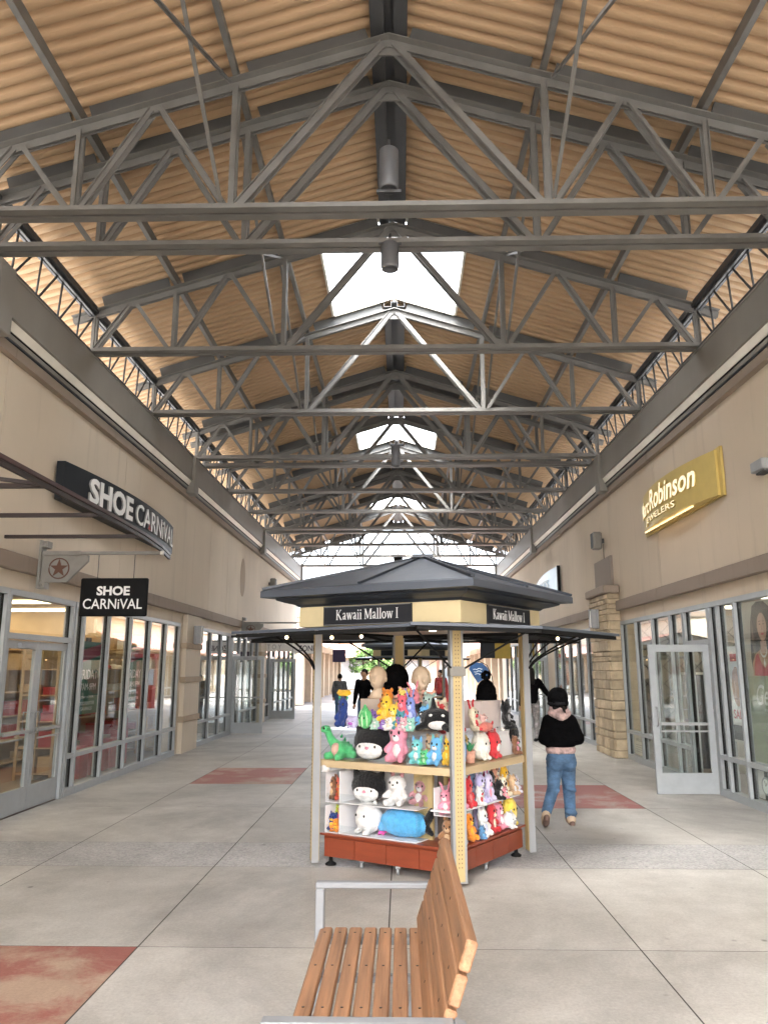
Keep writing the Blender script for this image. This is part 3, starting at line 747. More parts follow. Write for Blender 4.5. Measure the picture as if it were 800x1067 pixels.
# bracket with blade sign
def star(r,rin): return [((r if k%2==0 else rin)*sin(pi*k/5),(r if k%2==0 else rin)*cos(pi*k/5)) for k in range(10)]
def bracket(x0,y,z,s,reach,label):
    t=thing('sign_bracket',label,'bracket',(x0,y,z),group='star brackets on the shop walls')
    m=MB(); m.box(x0,x0-s*.03,y-.07,y+.07,z-.42,z+.18)
    m.box(x0-s*.031,x0-s*.5,y-.03,y+.03,z+.0,z+.05); m.box(x0-s*.5,x0-s*reach,y-.022,y+.022,z+.005,z+.045)
    m.xprism([(-s*.031,-.005),(-s*.60,-.005),(-s*.60,-.08),(-s*.35,-.34),(-s*.031,-.34)],lambda a,b:(x0+a,y-.025,z+b),lambda a,b:(x0+a,y+.025,z+b))
    for dz in (.13,-.38): m.lathe([(0,-.072),(.02,-.072),(.02,-.085),(0,-.085)],(x0-s*.06,y,z+dz),8,ax='y'); m.box(x0-s*.03,x0-s*.1,y-.07,y+.07,z+dz-.04,z+dz+.04)
    m.build('arm',M['bracket'],t)
    m=MB(); cx,cz=x0-s*.25,z-.17
    m.xprism(star(.115,.045),lambda a,b:(cx+a,y-.04,cz+b),lambda a,b:(cx+a,y-.027,cz+b))
    m.build('star',M['rust'],t)
    m=MB(); m.tube([(cx+.125*cos(2*pi*k/20),y-.032,cz+.125*sin(2*pi*k/20)) for k in range(21)],.008,6,cap=False); m.build('ring',M['rust'],t)
    m=MB(); m.box(x0-s*reach,x0-s*(reach+.03),y-.03,y+.03,z-.0,z+.05); m.build('end_cap',M['whitecard'],t)
    return t
bracket(-4.48,9.4,3.09,-1,1.50,'grey star bracket above the shoe store doors, holding the black hanging sign')
bracket(-4.48,21.8,2.95,-1,1.9,'farther star bracket on the left wall, behind the near kiosk roof edge')
t=thing('hanging_sign','black hanging sign with white letters under the near star bracket','sign',(-3.53,9.4,2.56))
m=MB(); m.box(-3.95,-3.11,9.38,9.42,2.33,2.8,bev=.015); bd=m.build('sign_board',M['black'],t)
for txt,x0,x1,z0,z1,bo in (('SHOE',-3.74,-3.33,2.585,2.70,.035),('CARNiVAL',-3.9,-3.17,2.42,2.545,.006)):
    mb=fit(text_mb(txt,1,bo,depth=.01),x0,x1,z0,z1); mb.v=[(v[0],9.377+v[1]*.3,v[2]) for v in mb.v]; mb.build('lettering',M['white'],bd)
m=MB()
for x in (-3.75,-3.3): m.tube([(x,9.4,2.8),(x,9.4,3.09)],.004,6)
m.build('hanger_wire',M['darksteel'],t)
# gold jewellery sign
t=thing('wall_sign','bow fronted gold wall sign with glowing cream letters on the right wall','sign',(4.4,11.7,4.0))
f,wrap=bow_sign(t,'sign_box',M['gold'],4.4,1,13.5,10.3,4.02,4.66,.08,.2)
m=MB(); m.box(4.39,4.355,10.2,13.58,4.0,4.69); m.build('back_plate',M['gold'],t)
letters(f,wrap,'Marc',.06,.86,4.26,4.52,M['goldwhite'],M['gold'],.02,.02,shear=.2)
letters(f,wrap,'Robinson',.9,2.75,4.26,4.60,M['goldwhite'],M['gold'],.02,.02,shear=.2)
letters(f,wrap,'JEWELERS',.5,2.1,4.07,4.2,M['goldwhite'],M['gold'],.005,.02)
for k in range(3):
    m=MB(); y0=10.95+k*.75; m.box(4.2,4.23,y0,y0+.68,3.995,4.012); m.build('light_tube',M['tube'],t)
# pale blue sign farther along
t=thing('wall_sign','pale blue lit wall sign with black side, above the farther right shops','sign',(4.4,23,4.1))
f,wrap=bow_sign(t,'sign_box',M['signblue'],4.4,1,25.0,21.2,3.78,4.42,.1,.12,zshape=lambda u:.05-.45*(1-u)**2)
m=MB(); m.box(4.37,4.29,21.1,21.19,3.76,4.49); m.build('side_panel',M['black'],t)
letters(f,wrap,'JETS',1.7,3.0,3.9,4.2,M['white'],M['signblue'],.02,.02)
# small wall fixtures
def sconce(x,y,z,s,label,cat='wall light'):
    t=thing('wall_sconce',label,cat,(x,y,z),group='box sconces on the piers')
    m=MB(); m.box(x,x-s*.05,y-.12,y+.12,z-.2,z+.2,bev=.01); m.box(x-s*.05,x-s*.16,y-.10,y-.085,z-.18,z+.18); m.box(x-s*.05,x-s*.16,y+.085,y+.10,z-.18,z+.18); m.box(x-s*.05,x-s*.17,y-.1,y+.1,z+.182,z+.2); m.build('housing',M['grey'],t)
    m=MB(); m.box(x-s*.052,x-s*.14,y-.08,y+.08,z-.17,z+.18); m.build('diffuser',M['lampglass'],t)
sconce(-4.49,16.85,2.42,-1,'grey box wall light high on the banded left pilaster')
sconce(4.11,16.3,2.72,1,'grey box wall light high on the stone pier')
def speaker(x,y,z,s,label):
    t=thing('wall_speaker',label,'speaker',(x,y,z),group='outdoor speakers on the upper walls')
    m=MB(); m.box(x-s*.06,x-s*.26,y-.1,y+.1,z-.19,z+.19,bev=.03); m.build('cabinet',M['bracket'],t)
    m=MB(); m.box(x-s*.262,x-s*.268,y-.08,y+.08,z-.16,z+.16); m.build('grille',M['black'],t)
    m=MB(); m.box(x-s*.002,x-s*.06,y-.03,y+.03,z-.05,z+.05); m.build('mount',M['darksteel'],t)
    m=MB(); m.box(x-s*.001,x-s*.012,y+.04,y+.052,z-.4,z-.06); m.build('cable',M['rubber'],t)
speaker(4.4,16.55,4.42,1,'small grey outdoor speaker on the right wall above the stone pier')
speaker(-4.6,26.6,4.6,-1,'small grey outdoor speaker on the left wall near the far end')
# box fixture at the right edge of the picture
t=thing('camera_box','small grey fixture on the right wall beside the gold sign','fixture',(4.4,9.0,4.1))
m=MB(); m.box(4.398,4.25,9.15,8.85,4.02,4.15,bev=.01); m.build('case',M['grey'],t)
m=MB(); m.box(4.398,4.3,9.12,8.9,3.995,4.017); m.build('underside',M['darksteel'],t)
# toy shop banner, facing the camera
t=thing('shop_banner','white banner hung across the left walk, reading toy zone','banner',(-3.7,26,2.9))
m=MB(); m.box(-4.58,-3.62,25.98,26.0,2.27,2.57); bd=m.build('left_panel',M['paper'],t)
mb=fit(text_mb('TOY',1,.0,depth=.004,spacing=1.6),-4.48,-4.0,2.34,2.50); mb.v=[(v[0],25.975+v[1],v[2]) for v in mb.v]; mb.build('lettering',M['greyface'],bd)
m=MB(); m.box(-3.60,-2.7,25.98,26.0,2.2,2.6); bd=m.build('right_panel',M['white'],t)
mb=fit(text_mb('ZONE',1,.01,depth=.004),-3.44,-2.85,2.28,2.47); mb.v=[(v[0],25.975+v[1],v[2]) for v in mb.v]; mb.build('lettering',M['purple'],bd)
m=MB(); m.tube([(-4.6,26.02,2.62),(-2.7,26.02,2.62)],.02,8); m.build('rail',M['bracket'],t)

# ------------------------------------------------------------------ posters in the windows
def poster(label,xw,s,y0,y1,z0,z1,mat,d=.06,cat='poster'):
    t=thing('window_poster',label,cat,(xw+s*d,(y0+y1)/2,z0)); m=MB(); m.box(xw+s*d,xw+s*(d+.004),y0,y1,z0,z1); sh=m.build('sheet',mat,t)
    # drawing frame: (a,b) runs along the reader's left-to-right and up
    def T(a,b,o): 
        y=(y1-a) if s>0 else (y0+a)
        return (xw+s*(d-o),y,z0+b)
    def flat(name,poly,mat2,o=.002):
        q=MB(); q.xprism(poly,lambda a,b:T(a,b,o+.0015),lambda a,b:T(a,b,o)); q.build(name,mat2,sh)
    def words(txt,a0,a1,b0,b1,mat2,bold=0,shear=0):
        mb=fit(text_mb(txt,1,bold,depth=.01,shear=shear),a0,a1,b0,b1); mb.v=[T(v[0],v[2],.0035-v[1]*.1) for v in mb.v]; mb.build('lettering',mat2,sh)
    return t,flat,words,sh,T
def ell(cx,cz,rx,rz,n=22,a0=0,a1=2*pi): return [(cx+rx*cos(a0+(a1-a0)*k/n),cz+rz*sin(a0+(a1-a0)*k/n)) for k in range(n if a1-a0>6 else n+1)]
for k,(y0,y1,lb) in enumerate(((11.17,12.05,'green window poster with maroon band and white text, nearest the shoe store doors'),(13.15,14.05,'green window poster with maroon band, farther along the shoe store window'))):
    t,flat,words,sh,T=poster(lb,-4.6,-1,y0+.03,y1-.03,1.05,2.1,M['postergreen'])
    w=y1-y0-.06
    flat('band',[(0,.72),(w,.86),(w,1.03),(0,.9)],M['postermaroon'])
    words('FRIDAY',w*.12,w*.9,.50,.64,M['white']); words('7AM-9PM',w*.18,w*.86,.34,.44,M['white'])
    words('JOIN US FOR',w*.2,w*.8,.215,.26,M['white']); words('DOORBUSTER',w*.18,w*.84,.13,.18,M['white']); words('SAVINGS',w*.25,w*.75,.05,.1,M['white'])
# big jewellery poster
t,flat,words,sh,T=poster('tall poster of a dark haired woman in red above sage green lettering, right shop window',4.4,1,9.16,10.22,.56,2.54,M['sage'])
W=1.06
flat('picture',[(.0,1.05),(W,1.05),(W,1.98),(0,1.98)],M['posterbg'])
flat('hair',[(.30,1.92),(.44,1.97),(.62,1.96),(.76,1.88),(.86,1.7),(.93,1.45),(.98,1.2),(.99,1.056),(.2,1.056),(.16,1.25),(.18,1.45),(.22,1.72)],M['hair'],.004)
flat('shoulders',[(.18,1.056),(.88,1.056),(.87,1.2),(.75,1.32),(.61,1.38),(.60,1.48),(.46,1.48),(.45,1.38),(.3,1.33),(.2,1.22)],M['skin'],.006)
flat('face',[(.53+.125*cos(a)*(1-.18*(sin(a)<0)*-sin(a)),1.65+.175*sin(a)) for a in [2*pi*k/24 for k in range(24)]],M['skin'],.008)
flat('dress',[(.24,1.056),(.84,1.056),(.82,1.16),(.75,1.3),(.68,1.33),(.6,1.2),(.53,1.15),(.45,1.2),(.37,1.33),(.3,1.3),(.24,1.16)],M['redtop'],.01)
flat('cheek_shade',[(.53+.125*cos(a),1.65+.175*sin(a)*(1 if sin(a)>0 else 1)) for a in [-pi/2+pi*k/14 for k in range(15)]]+[(.57,1.8),(.56,1.7),(.575,1.6),(.56,1.5)],M['skin_shade'],.0095)  # shadow side of the face, drawn into the printed picture
flat('neck_shadow',[(.46,1.48),(.60,1.48),(.60,1.40),(.53,1.43),(.46,1.44)],M['skin_shade'],.0095)  # shadow under the chin, drawn into the printed picture
for k in range(5): flat('hair_strand',[(.24+.02*k,1.75-.1*k),(.26+.02*k,1.78-.1*k),(.245+.012*k,1.4-.06*k),(.23+.012*k,1.4-.06*k)],M['bark'],.0055)
for a in (.485,.585): flat('eye',ell(a,1.685,.02,.007,10),M['hair'],.01)
for a in (.485,.585): flat('brow',[(a-.03,1.715),(a+.03,1.72),(a+.03,1.727),(a-.03,1.722)],M['hair'],.01)
flat('nose',[(.528,1.68),(.542,1.68),(.555,1.61),(.52,1.61)],M['skin_shade'],.01)
flat('lips',ell(.535,1.565,.035,.014,12),M['redtop'],.01)
flat('necklace',[(.44+.09*(1-cos(a))+0,1.4-.1*sin(a)) for a in [pi*k/12 for k in range(13)]]+[(.44+.09*(1-cos(a)),1.38-.105*sin(a)) for a in [pi*k/12 for k in range(12,-1,-1)]],M['white'],.012)
flat('pendant',[(.53,1.27),(.555,1.21),(.53,1.16),(.505,1.21)],M['white'],.012)
words('Gehna',.2,.95,.70,.95,M['white'],.01,.35); words('FINE JEWELRY',.4,.95,.62,.66,M['white'])
for k in range(14):
    a=pi*k/13; flat('bead',ell(.5-.2*cos(a),.46-.26*sin(a),.022,.022,8),M['necklace'],.003)
flat('drop',[(.5,.19),(.55,.1),(.5,.02),(.45,.1)],M['necklace'],.003)
# watch poster beneath
t,flat,words,sh,T=poster('dark low poster with two wrist watches at the foot of the right window',4.4,1,9.16,10.22,.12,.47,M['darkcard'])
flat('left_ground',[(0.02,.01),(.44,.01),(.44,.34),(.02,.34)],M['paper']); flat('right_ground',[(.48,.01),(1.0,.01),(1.0,.34),(.48,.34)],M['copper'])
for a,c in ((.24,M['grey']),(.74,M['gold'])):
    flat('strap',[(a-.05,.01),(a+.05,.01),(a+.07,.34),(a-.03,.34)],M['black'],.004); flat('bezel',ell(a,.17,.12,.11),c,.006); flat('dial',ell(a,.17,.09,.085),M['white'],.008)
    flat('hand',[(a-.005,.17),(a+.005,.17),(a+.05,.22),(a+.045,.225)],M['black'],.01); flat('hand',[(a-.004,.17),(a+.004,.165),(a-.02,.235),(a-.028,.232)],M['black'],.01)
# narrow poster strip and notice
t,flat,words,sh,T=poster('narrow window strip with a copper medallion and SALE lettering beside the big poster',4.4,1,10.34,10.8,.75,2.0,M['paper'],cat='poster')
flat('medallion',ell(.23,.72,.15,.26),M['copper'],.003); flat('centre',ell(.23,.72,.08,.15),M['skin'],.005); words('SALE',.06,.4,.30,.42,M['redtop'],.02); flat('footer',[(.02,.03),(.44,.03),(.44,.22),(.02,.22)],M['darkcard'],.003); flat('header',[(.08,1.05),(.38,1.05),(.38,1.15),(.08,1.15)],M['redtop'],.003)
t,flat,words,sh,T=poster('white printed notice low in the right window beside the stone pier',4.4,1,14.75,15.4,.12,.46,M['paper'],cat='notice')
words('HIRING',.1,.55,.24,.30,M['grey'],.02)
for k in range(4): flat('line',[(.08,.05+k*.04),(.58,.05+k*.04),(.58,.062+k*.04),(.08,.062+k*.04)],M['grey'])
t,flat,words,sh,T=poster('grey store hours sheet on the open toy shop door glass',-4.25,-1,27.36,27.37,.3,1.0,M['paper'])

# ------------------------------------------------------------------ what stands inside the shops
def shelf_unit(x0,x1,y0,y1,label,zs=(.12,.5,.9,1.3,1.7),h=2.0):
    t=thing('shoe_shelf',label,'shelf',((x0+x1)/2,(y0+y1)/2,0.012))
    for z in zs: m=MB(); m.box(x0,x1,y0,y1,z-.02,z); m.build('shelf_board',M['shelfwood'],t)
    for y in (y0,y1):
        for x in (x0+.02,x1-.02): m=MB(); m.box(x-.02,x+.02,y-.015,y+.015,.012,h); m.build('upright',M['shelfwood'],t)
    m=MB(); m.box((x0+x1)/2-.01,(x0+x1)/2+.01,y0+.02,y1-.02,.02,h-.02); m.build('back_panel',M['interior'],t)
    return t
shelf_unit(-6.0,-5.4,12.3,16.2,'wooden shoe shelf just inside the shoe store window')
shelf_unit(-7.4,-6.8,8.6,18.0,'long wooden shoe shelf deeper inside the shoe store')
shelf_unit(-6.2,-5.6,6.2,9.2,'wooden shoe shelf behind the shoe store doors')
shelf_unit(-9.3,-8.7,8.6,16.2,'long wooden shoe shelf at the back of the shoe store')
t=thing('shoe_shelf','wooden shoe shelf against the end wall of the shoe store','shelf',(-7.2,16.45,.012))
for z in (.12,.5,.9,1.3,1.7,2.1): m=MB(); m.box(-9.8,-4.95,16.1,16.66,z-.02,z); m.build('shelf_board',M['shelfwood'],t)
for x in (-9.8,-8.2,-6.6,-4.95): m=MB(); m.box(x-.015,x+.015,16.08,16.66,.012,2.4); m.build('side_panel',M['shelfwood'],t)
rb=random.Random(11)
def shoebox(x,y,z,w,h,d,mat,label,group):
    m=MB(); m.box(x-d/2,x+d/2,y-w/2,y+w/2,z,z+h*.8); m.box(x-d/2-.004,x+d/2+.004,y-w/2-.004,y+w/2+.004,z+h*.8,z+h)
    o=m.build('shoe_box',mat); tag(o,label,'shoe box',group); return o
proto={}
def put_box(kind,x,y,z):
    mats=dict(red='redcard',tan='tancard',white='whitecard',dark='darkcard'); w=.33
    if kind not in proto:
        proto[kind]=shoebox(0,0,0,w,.12,.2,M[mats[kind]],{'red':'red shoe box stacked on a store shelf behind the glass','tan':'kraft brown shoe box on a store shelf behind the glass','white':'white shoe box on a store shelf behind the glass','dark':'black shoe box on a store shelf behind the glass'}[kind],kind+' shoe boxes'); o=proto[kind]
    else: o=proto[kind].copy(); col.objects.link(o)
    o.location=(x,y,z)
for (x,y0,y1) in ((-5.56,12.5,16.1),(-6.96,8.9,17.8),(-5.74,6.4,9.1)):
    y=y0
    while y<y1:
        for zi,z in enumerate((.12,.5,.9,1.3)):
            kind='red' if (zi in (1,2) and y>11) else rb.choice(('tan','white','dark','tan','red'))
            n=rb.choice((1,2,2)) if zi<3 else 1
            if rb.random()<.12: continue
            for q in range(n): put_box(kind,x+rb.uniform(-.02,.02),y+rb.uniform(-.01,.01),z+q*.122)
        y+=.62
for zi,z in enumerate((.12,.5,.9,1.3,1.7,2.1)):
    x=-9.6
    while x<-5.1:
        kind=rb.choice(('red','red','white','tan','dark')) if zi in (1,2,3) else rb.choice(('tan','white','tan','dark'))
        if rb.random()>.12:
            for q in range(rb.choice((1,2,2))): put_box(kind,x,16.3,z+q*.122)
        x+=.27
for zi,z in enumerate((.5,.9,1.3)):
    y=8.9
    while y<16: put_box(rb.choice(('red','tan','white','dark')),-8.86,y,z); y+=.55
for k in range(6):
    for q in range(3+k%3): put_box('red',-5.15,12.2+k*.45,.012+q*.122)
def shoe(x,y,z,rz,mat,label):
    m=MB(); m.sphere((0,.05,.05),(.042,.09,.05)); m.sphere((0,-.06,.04),(.045,.09,.035)); m.box(-.042,.042,-.14,.13,0,.02,bev=.008)
    o=m.build('display_shoe',mat); o.location=(x,y,z); o.rotation_euler=(0,0,rz); tag(o,label,'shoe','display shoes in the store'); return o
for i in range(14):
    c=rb.choice(('darkcard','whitecard','tancard','redcard'))
    shoe(rb.choice((-5.58,-7.0)),9.2+i*.6,1.7,1.5,M[c],{'darkcard':'black','whitecard':'white','tancard':'tan','redcard':'red'}[c]+' display shoe on top of a store shelf')
for i,y in enumerate((4.5,7.5,10.2,12.2,14.2,16.2,19.5,22.5,26.5,30.5)):
    m=MB(); m.box(-10.8,-5.2,y-.12,y+.12,2.90,2.935); o=m.build('ceiling_light',M['strip']); tag(o,'long yellow strip light on the left shops ceiling, %s'%(ORD[i]+' from the front'),'ceiling light','shop strip lights')
# jewellery counters
def counter(x0,x1,y0,y1,label):
    t=thing('display_counter',label,'counter',((x0+x1)/2,(y0+y1)/2,.012))
    m=MB(); m.box(x0,x1,y0,y1,.012,.6); m.build('base',M['whitecard'],t)
    m=MB(); m.box(x0,x1,y0,y1,.602,.95); m.build('glass_case',M['acrylic'],t)
    m=MB(); m.box(x0-.01,x1+.01,y0-.01,y1+.01,.952,.975); m.build('top_rim',M['white'],t)
    m=MB()
    for k in range(5): m.sphere(((x0+x1)/2,y0+(k+.5)*(y1-y0)/5,.66),(.06,.06,.05),10,6)
    m.build('jewel_stand',M['necklace'],t)
counter(5.6,6.2,11.6,14.6,'white jewellery counter inside the right shop window')
counter(7.2,7.8,14.5,18.2,'second jewellery counter deeper in the right shop')
for i,(x,y,lb) in enumerate(((5.9,12.2,'pale bust display on the near jewellery counter'),(5.9,13.1,'second pale bust on the near jewellery counter'))):
    m=MB(); m.lathe([(0,.0),(.09,.0),(.1,.03),(.05,.06),(.06,.12),(.13,.2),(.1,.3),(.04,.34),(.04,.4),(0,.4)],n=14); o=m.build('display_bust',M['skinfoam']); o.location=(x,y,.975); tag(o,lb,'bust','jewellery busts')
for i,y in enumerate((5,8.5,11.2,13.5,15.8,19.5,22.5,26.5,30.5)):  # strips added to brighten the right shop interiors
    m=MB(); m.box(5.1,10.5,y-.08,y+.08,2.90,2.935); o=m.build('ceiling_light',M['strip2']); tag(o,'added white strip light on the right shops ceiling, %s'%(ORD[i]+' from the front'),'ceiling light','shop strip lights')
for k,(y0,y1,lb) in enumerate(((9.6,12.4,'tall lit wall cabinet deep in the jewellery shop, nearer one'),(12.8,16.2,'tall lit wall cabinet deep in the jewellery shop, farther one'))):
    t=thing('wall_cabinet',lb,'cabinet',(8.6,(y0+y1)/2,.012)); m=MB(); m.box(8.4,8.9,y0,y1,.012,.8); m.box(8.8,8.9,y0,y1,.8,2.4); m.box(8.4,8.9,y0,y1,2.3,2.5); m.build('case',M['darkcard'],t)
    for z in (1.2,1.6,2.0): m=MB(); m.box(8.42,8.79,y0+.02,y1-.02,z,z+.015); m.build('glass_shelf',M['acrylic'],t)
    for q in range(9):
        m=MB(); m.sphere((8.6,y0+.2+q*.3,1.27 if q%2 else 1.67),(.07,.07,.06),8,6); m.build('jewel_stand',M['white'] if q%3 else M['copper'],t)
t=thing('patterned_screen','pale screen with diamond lattice inside the right shop window','screen',(6.6,16.4,.012))
m=MB(); m.box(5.0,8.0,16.45,16.5,.012,2.8); sc_=m.build('panel',M['bracket'],t)
m=MB()
for k in range(-8,9):
    for q in (-1,1):
        a=(6.5+k*.35-q*1.3,16.44,.1);b=(6.5+k*.35+q*1.3,16.44,2.7)
        def clip(a,b):
            pts=[]
            for t_ in range(0,41):
                u=t_/40; x=a[0]+(b[0]-a[0])*u
                if 5.02<x<7.98: pts.append(u)
            return (min(pts),max(pts)) if len(pts)>1 else None
        c_=clip(a,b)
        if c_: m.bar([a[i]+(b[i]-a[i])*c_[0] for i in range(3)],[a[i]+(b[i]-a[i])*c_[1] for i in range(3)],.012 if q>0 else .0125,.02,up=(0,1,0))
m.build('lattice',M['darkcard'],sc_)
t=thing('display_stand','tall black jewellery stand inside the right window','stand',(5.2,14.2,.012))
m=MB(); m.box(5.05,5.35,14.0,14.4,.012,1.6,bev=.01); m.build('cabinet',M['darkcard'],t); m=MB(); m.box(5.04,5.36,13.99,14.41,1.602,1.64); m.build('top',M['white'],t)

# ------------------------------------------------------------------ kiosk
KL=Vector((-.775,7.25,0));KC=Vector((.455,6.57,0));KR=Vector((1.20,7.68,0))
eA=(KL-KC);eB=(KR-KC); LA=eA.length; LBn=eB.length; uA=eA.normalized(); uB=eB.normalized()
n1=Vector((uA.y,-uA.x,0)); n1= n1 if n1.dot(uB)<0 else -n1        # out of the left face
n2=Vector((uB.y,-uB.x,0)); n2= n2 if n2.dot(uA)<0 else -n2        # out of the right face
KQ=(KL+KR)/2; KB=KL+KR-KC
def KP(a,b,z=0):      # metres inwards from the near corner along the two faces
    p=KC+uA*a+uB*b; return (p.x,p.y,z)
def kquad(m,a0,a1,b0,b1,z0,z1,mi=0):
    return m.prism([KP(a0,b0)[:2],KP(a0,b1)[:2],KP(a1,b1)[:2],KP(a1,b0)[:2]],z0,z1,mi)
def refl(p): return (2*KQ.x-p[0],2*KQ.y-p[1],p[2])
kiosk=thing('kiosk','square sales kiosk with slate pyramid roof and cherry base, covered in plush toys','kiosk',(KC.x,KC.y,0))
m=MB(); kquad(m,.06,LA-.06,.06,LBn-.06,.075,.255); base=m.build('base_cabinet',M['cherry'],kiosk)
m=MB(); kquad(m,.03,LA-.03,.03,LBn-.03,.2555,.272); m.build('base_top',M['cherry'],base)
for k in range(4):
    for face in (0,1):
        m=MB(); L=LA if face==0 else LBn; w=(L-.14)/4; a0=.07+k*w+.004; a1=.07+(k+1)*w-.004
        if face==0: kquad(m,a0,a1,.045,.0595,.08,.235)
        else: kquad(m,.045,.0595,a0,a1,.08,.235)
        m.build('base_panel',M['cherry'],base)
def kbox(m,o,e1,e2,h1,h2,z0,z1,mi=0):
    c=Vector(o); pts=[c+e1*i*h1+e2*j*h2 for i,j in ((-1,-1),(1,-1),(1,1),(-1,1))]
    return m.prism([(p.x,p.y) for p in pts],z0,z1,mi)
def kpost(c,name='post'):
    d=(Vector(c)-KQ); d.z=0; d.normalize(); e=Vector((-d.y,d.x,0))
    m=MB(); kbox(m,c,e,d,.058,.03,.035,2.055); p=m.build(name,M['postalu'],kiosk)
    m=MB(); kbox(m,Vector(c)-d*.033,e,d,.045,.0025,.05,2.05); m.build('peg_strip',M['peg'],p)
    m=MB(); kbox(m,Vector(c)+d*.033,e,d,.036,.0025,.05,2.05); z=.15
    while z<2.0:
        for q in (-.012,.012): kbox(m,Vector(c)+d*.0362+e*q,e,d,.004,.0006,z,z+.012,1)
        z+=.032
    m.build('peg_strip',[M['peg'],M['hole']],p)
    return p
for c in (KC,KL,KR,KB): kpost(c)
for a,b in ((.1,.1),(LA-.1,.1),(.1,LBn-.1),(LA-.1,LBn-.1)):
    m=MB(); p=KP(a,b); m.lathe([(0,.0),(.048,.0),(.05,.012),(.02,.03),(.015,.075),(0,.075)],(p[0],p[1],0),14); m.build('leveller_foot',M['rubber'],kiosk)
for a,b in ((.62,.09),(.09,.62),(1.0,.12)):
    p=KP(a,b); m=MB(); m.lathe([(0,-.012),(.028,-.012),(.028,.012),(0,.012)],(p[0],p[1],.03),12,ax='x'); m.box(p[0]-.02,p[0]+.02,p[1]-.01,p[1]+.01,.05,.075); m.build('caster',M['alu'],kiosk)
# counter shelf: front aprons and slab
m=MB(); kquad(m,.05,LA-.05,.035,LBn-.035,.865,.893); m.build('counter_shelf',M['maple'],kiosk)
for face in (0,1,2,3):
    m=MB()
    if face==0: kquad(m,.06,LA-.06,.008,.034,.835,.895)
    if face==1: kquad(m,.008,.034,.06,LBn-.06,.835,.895)
    if face==2: kquad(m,.06,LA-.06,LBn-.034,LBn-.008,.835,.895)
    if face==3: kquad(m,LA-.034,LA-.008,.06,LBn-.06,.835,.895)
    m.build('shelf_edge',M['maple'],kiosk)
m=MB(); kquad(m,.45,LA-.45,.45,LBn-.45,.272,.864); m.build('core_panel',M['tanbox'],kiosk)
m=MB(); kquad(m,.38,.56,.25,.28,.273,.864); m.build('peg_panel',M['peg'],kiosk)
m=MB(); kquad(m,.3,.33,.35,.52,.273,.864); m.build('peg_panel',M['peg'],kiosk)
for lo,hi in (((.09,.45,.06,.36),0),((.5,LA-.08,.06,.36),0)):
    m=MB(); kquad(m,*lo,1.16,1.17); m.build('glass_shelf',M['acrylic'],kiosk)
m=MB(); kquad(m,.06,.34,.42,LBn-.06,1.135,1.145); m.build('glass_shelf',M['acrylic'],kiosk)
m=MB(); kquad(m,.055,.30,.08,LBn-.08,.535,.547); m.build('lower_shelf',M['whitebox'],kiosk)
# ceiling, fascia, cornice, roof
o=.12
m=MB(); kquad(m,-.1,LA+.1,-.1,LBn+.1,2.056,2.075); m.build('soffit',M['tanbox'],kiosk)
m=MB(); kquad(m,-o,LA+o,-o,LBn+o,2.08,2.262); fas=m.build('fascia',M['cream'],kiosk)
def ring(off,z): return [Vector(KP(-off,-off,z)),Vector(KP(-off,LBn+off,z)),Vector(KP(LA+off,LBn+off,z)),Vector(KP(LA+off,-off,z))]
m=MB(); prof=[(.13,2.265),(.15,2.285),(.22,2.305),(.27,2.325),(.275,2.34),(.36,2.345)]
vs=[];fs=[]
for off,z in prof: vs+=ring(off,z)
for k in range(len(prof)-1):
    for i in range(4): fs.append((4*k+i,4*k+(i+1)%4,4*k+4+(i+1)%4,4*k+4+i))
fs.append((0,1,2,3)); m.add(vs,fs); m.build('cornice',M['slatetrim'],kiosk)
m=MB(); vs=ring(.37,2.346)+ring(.37,2.405)+ring(.35,2.42)
for off in (): pass
apex=Vector((KQ.x,KQ.y,2.775)); vs+= [apex+ (v-apex)*.06 for v in ring(.35,2.42)]
fs=[(3,2,1,0)]
for k in range(3):
    for i in range(4): fs.append((4*k+i,4*k+(i+1)%4,4*k+4+(i+1)%4,4*k+4+i))
fs.append((12,13,14,15)); m.add(vs,fs); roof=m.build('roof',M['slate'],kiosk)
rg=ring(.36,2.425); tp=[apex+(v-apex)*.06 for v in rg]
for i in range(4):
    m=MB(); m.bar(rg[i]+Vector((0,0,.004)),tp[i]+Vector((0,0,.004)),.035,.022); m.build('hip_trim',M['slatetrim'],roof)
    mid=(rg[i]+rg[(i+1)%4])/2; mt=(tp[i]+tp[(i+1)%4])/2
    m=MB(); m.bar(mid+Vector((0,0,.004)),mt+Vector((0,0,.004)),.03,.02); m.build('seam_trim',M['slatetrim'],roof)
m=MB(); m.prism([(apex.x+q[0]*.1,apex.y+q[1]*.1) for q in ((-1,-1),(1,-1),(1,1),(-1,1))],2.758,2.79); m.build('cap',M['slatetrim'],roof)
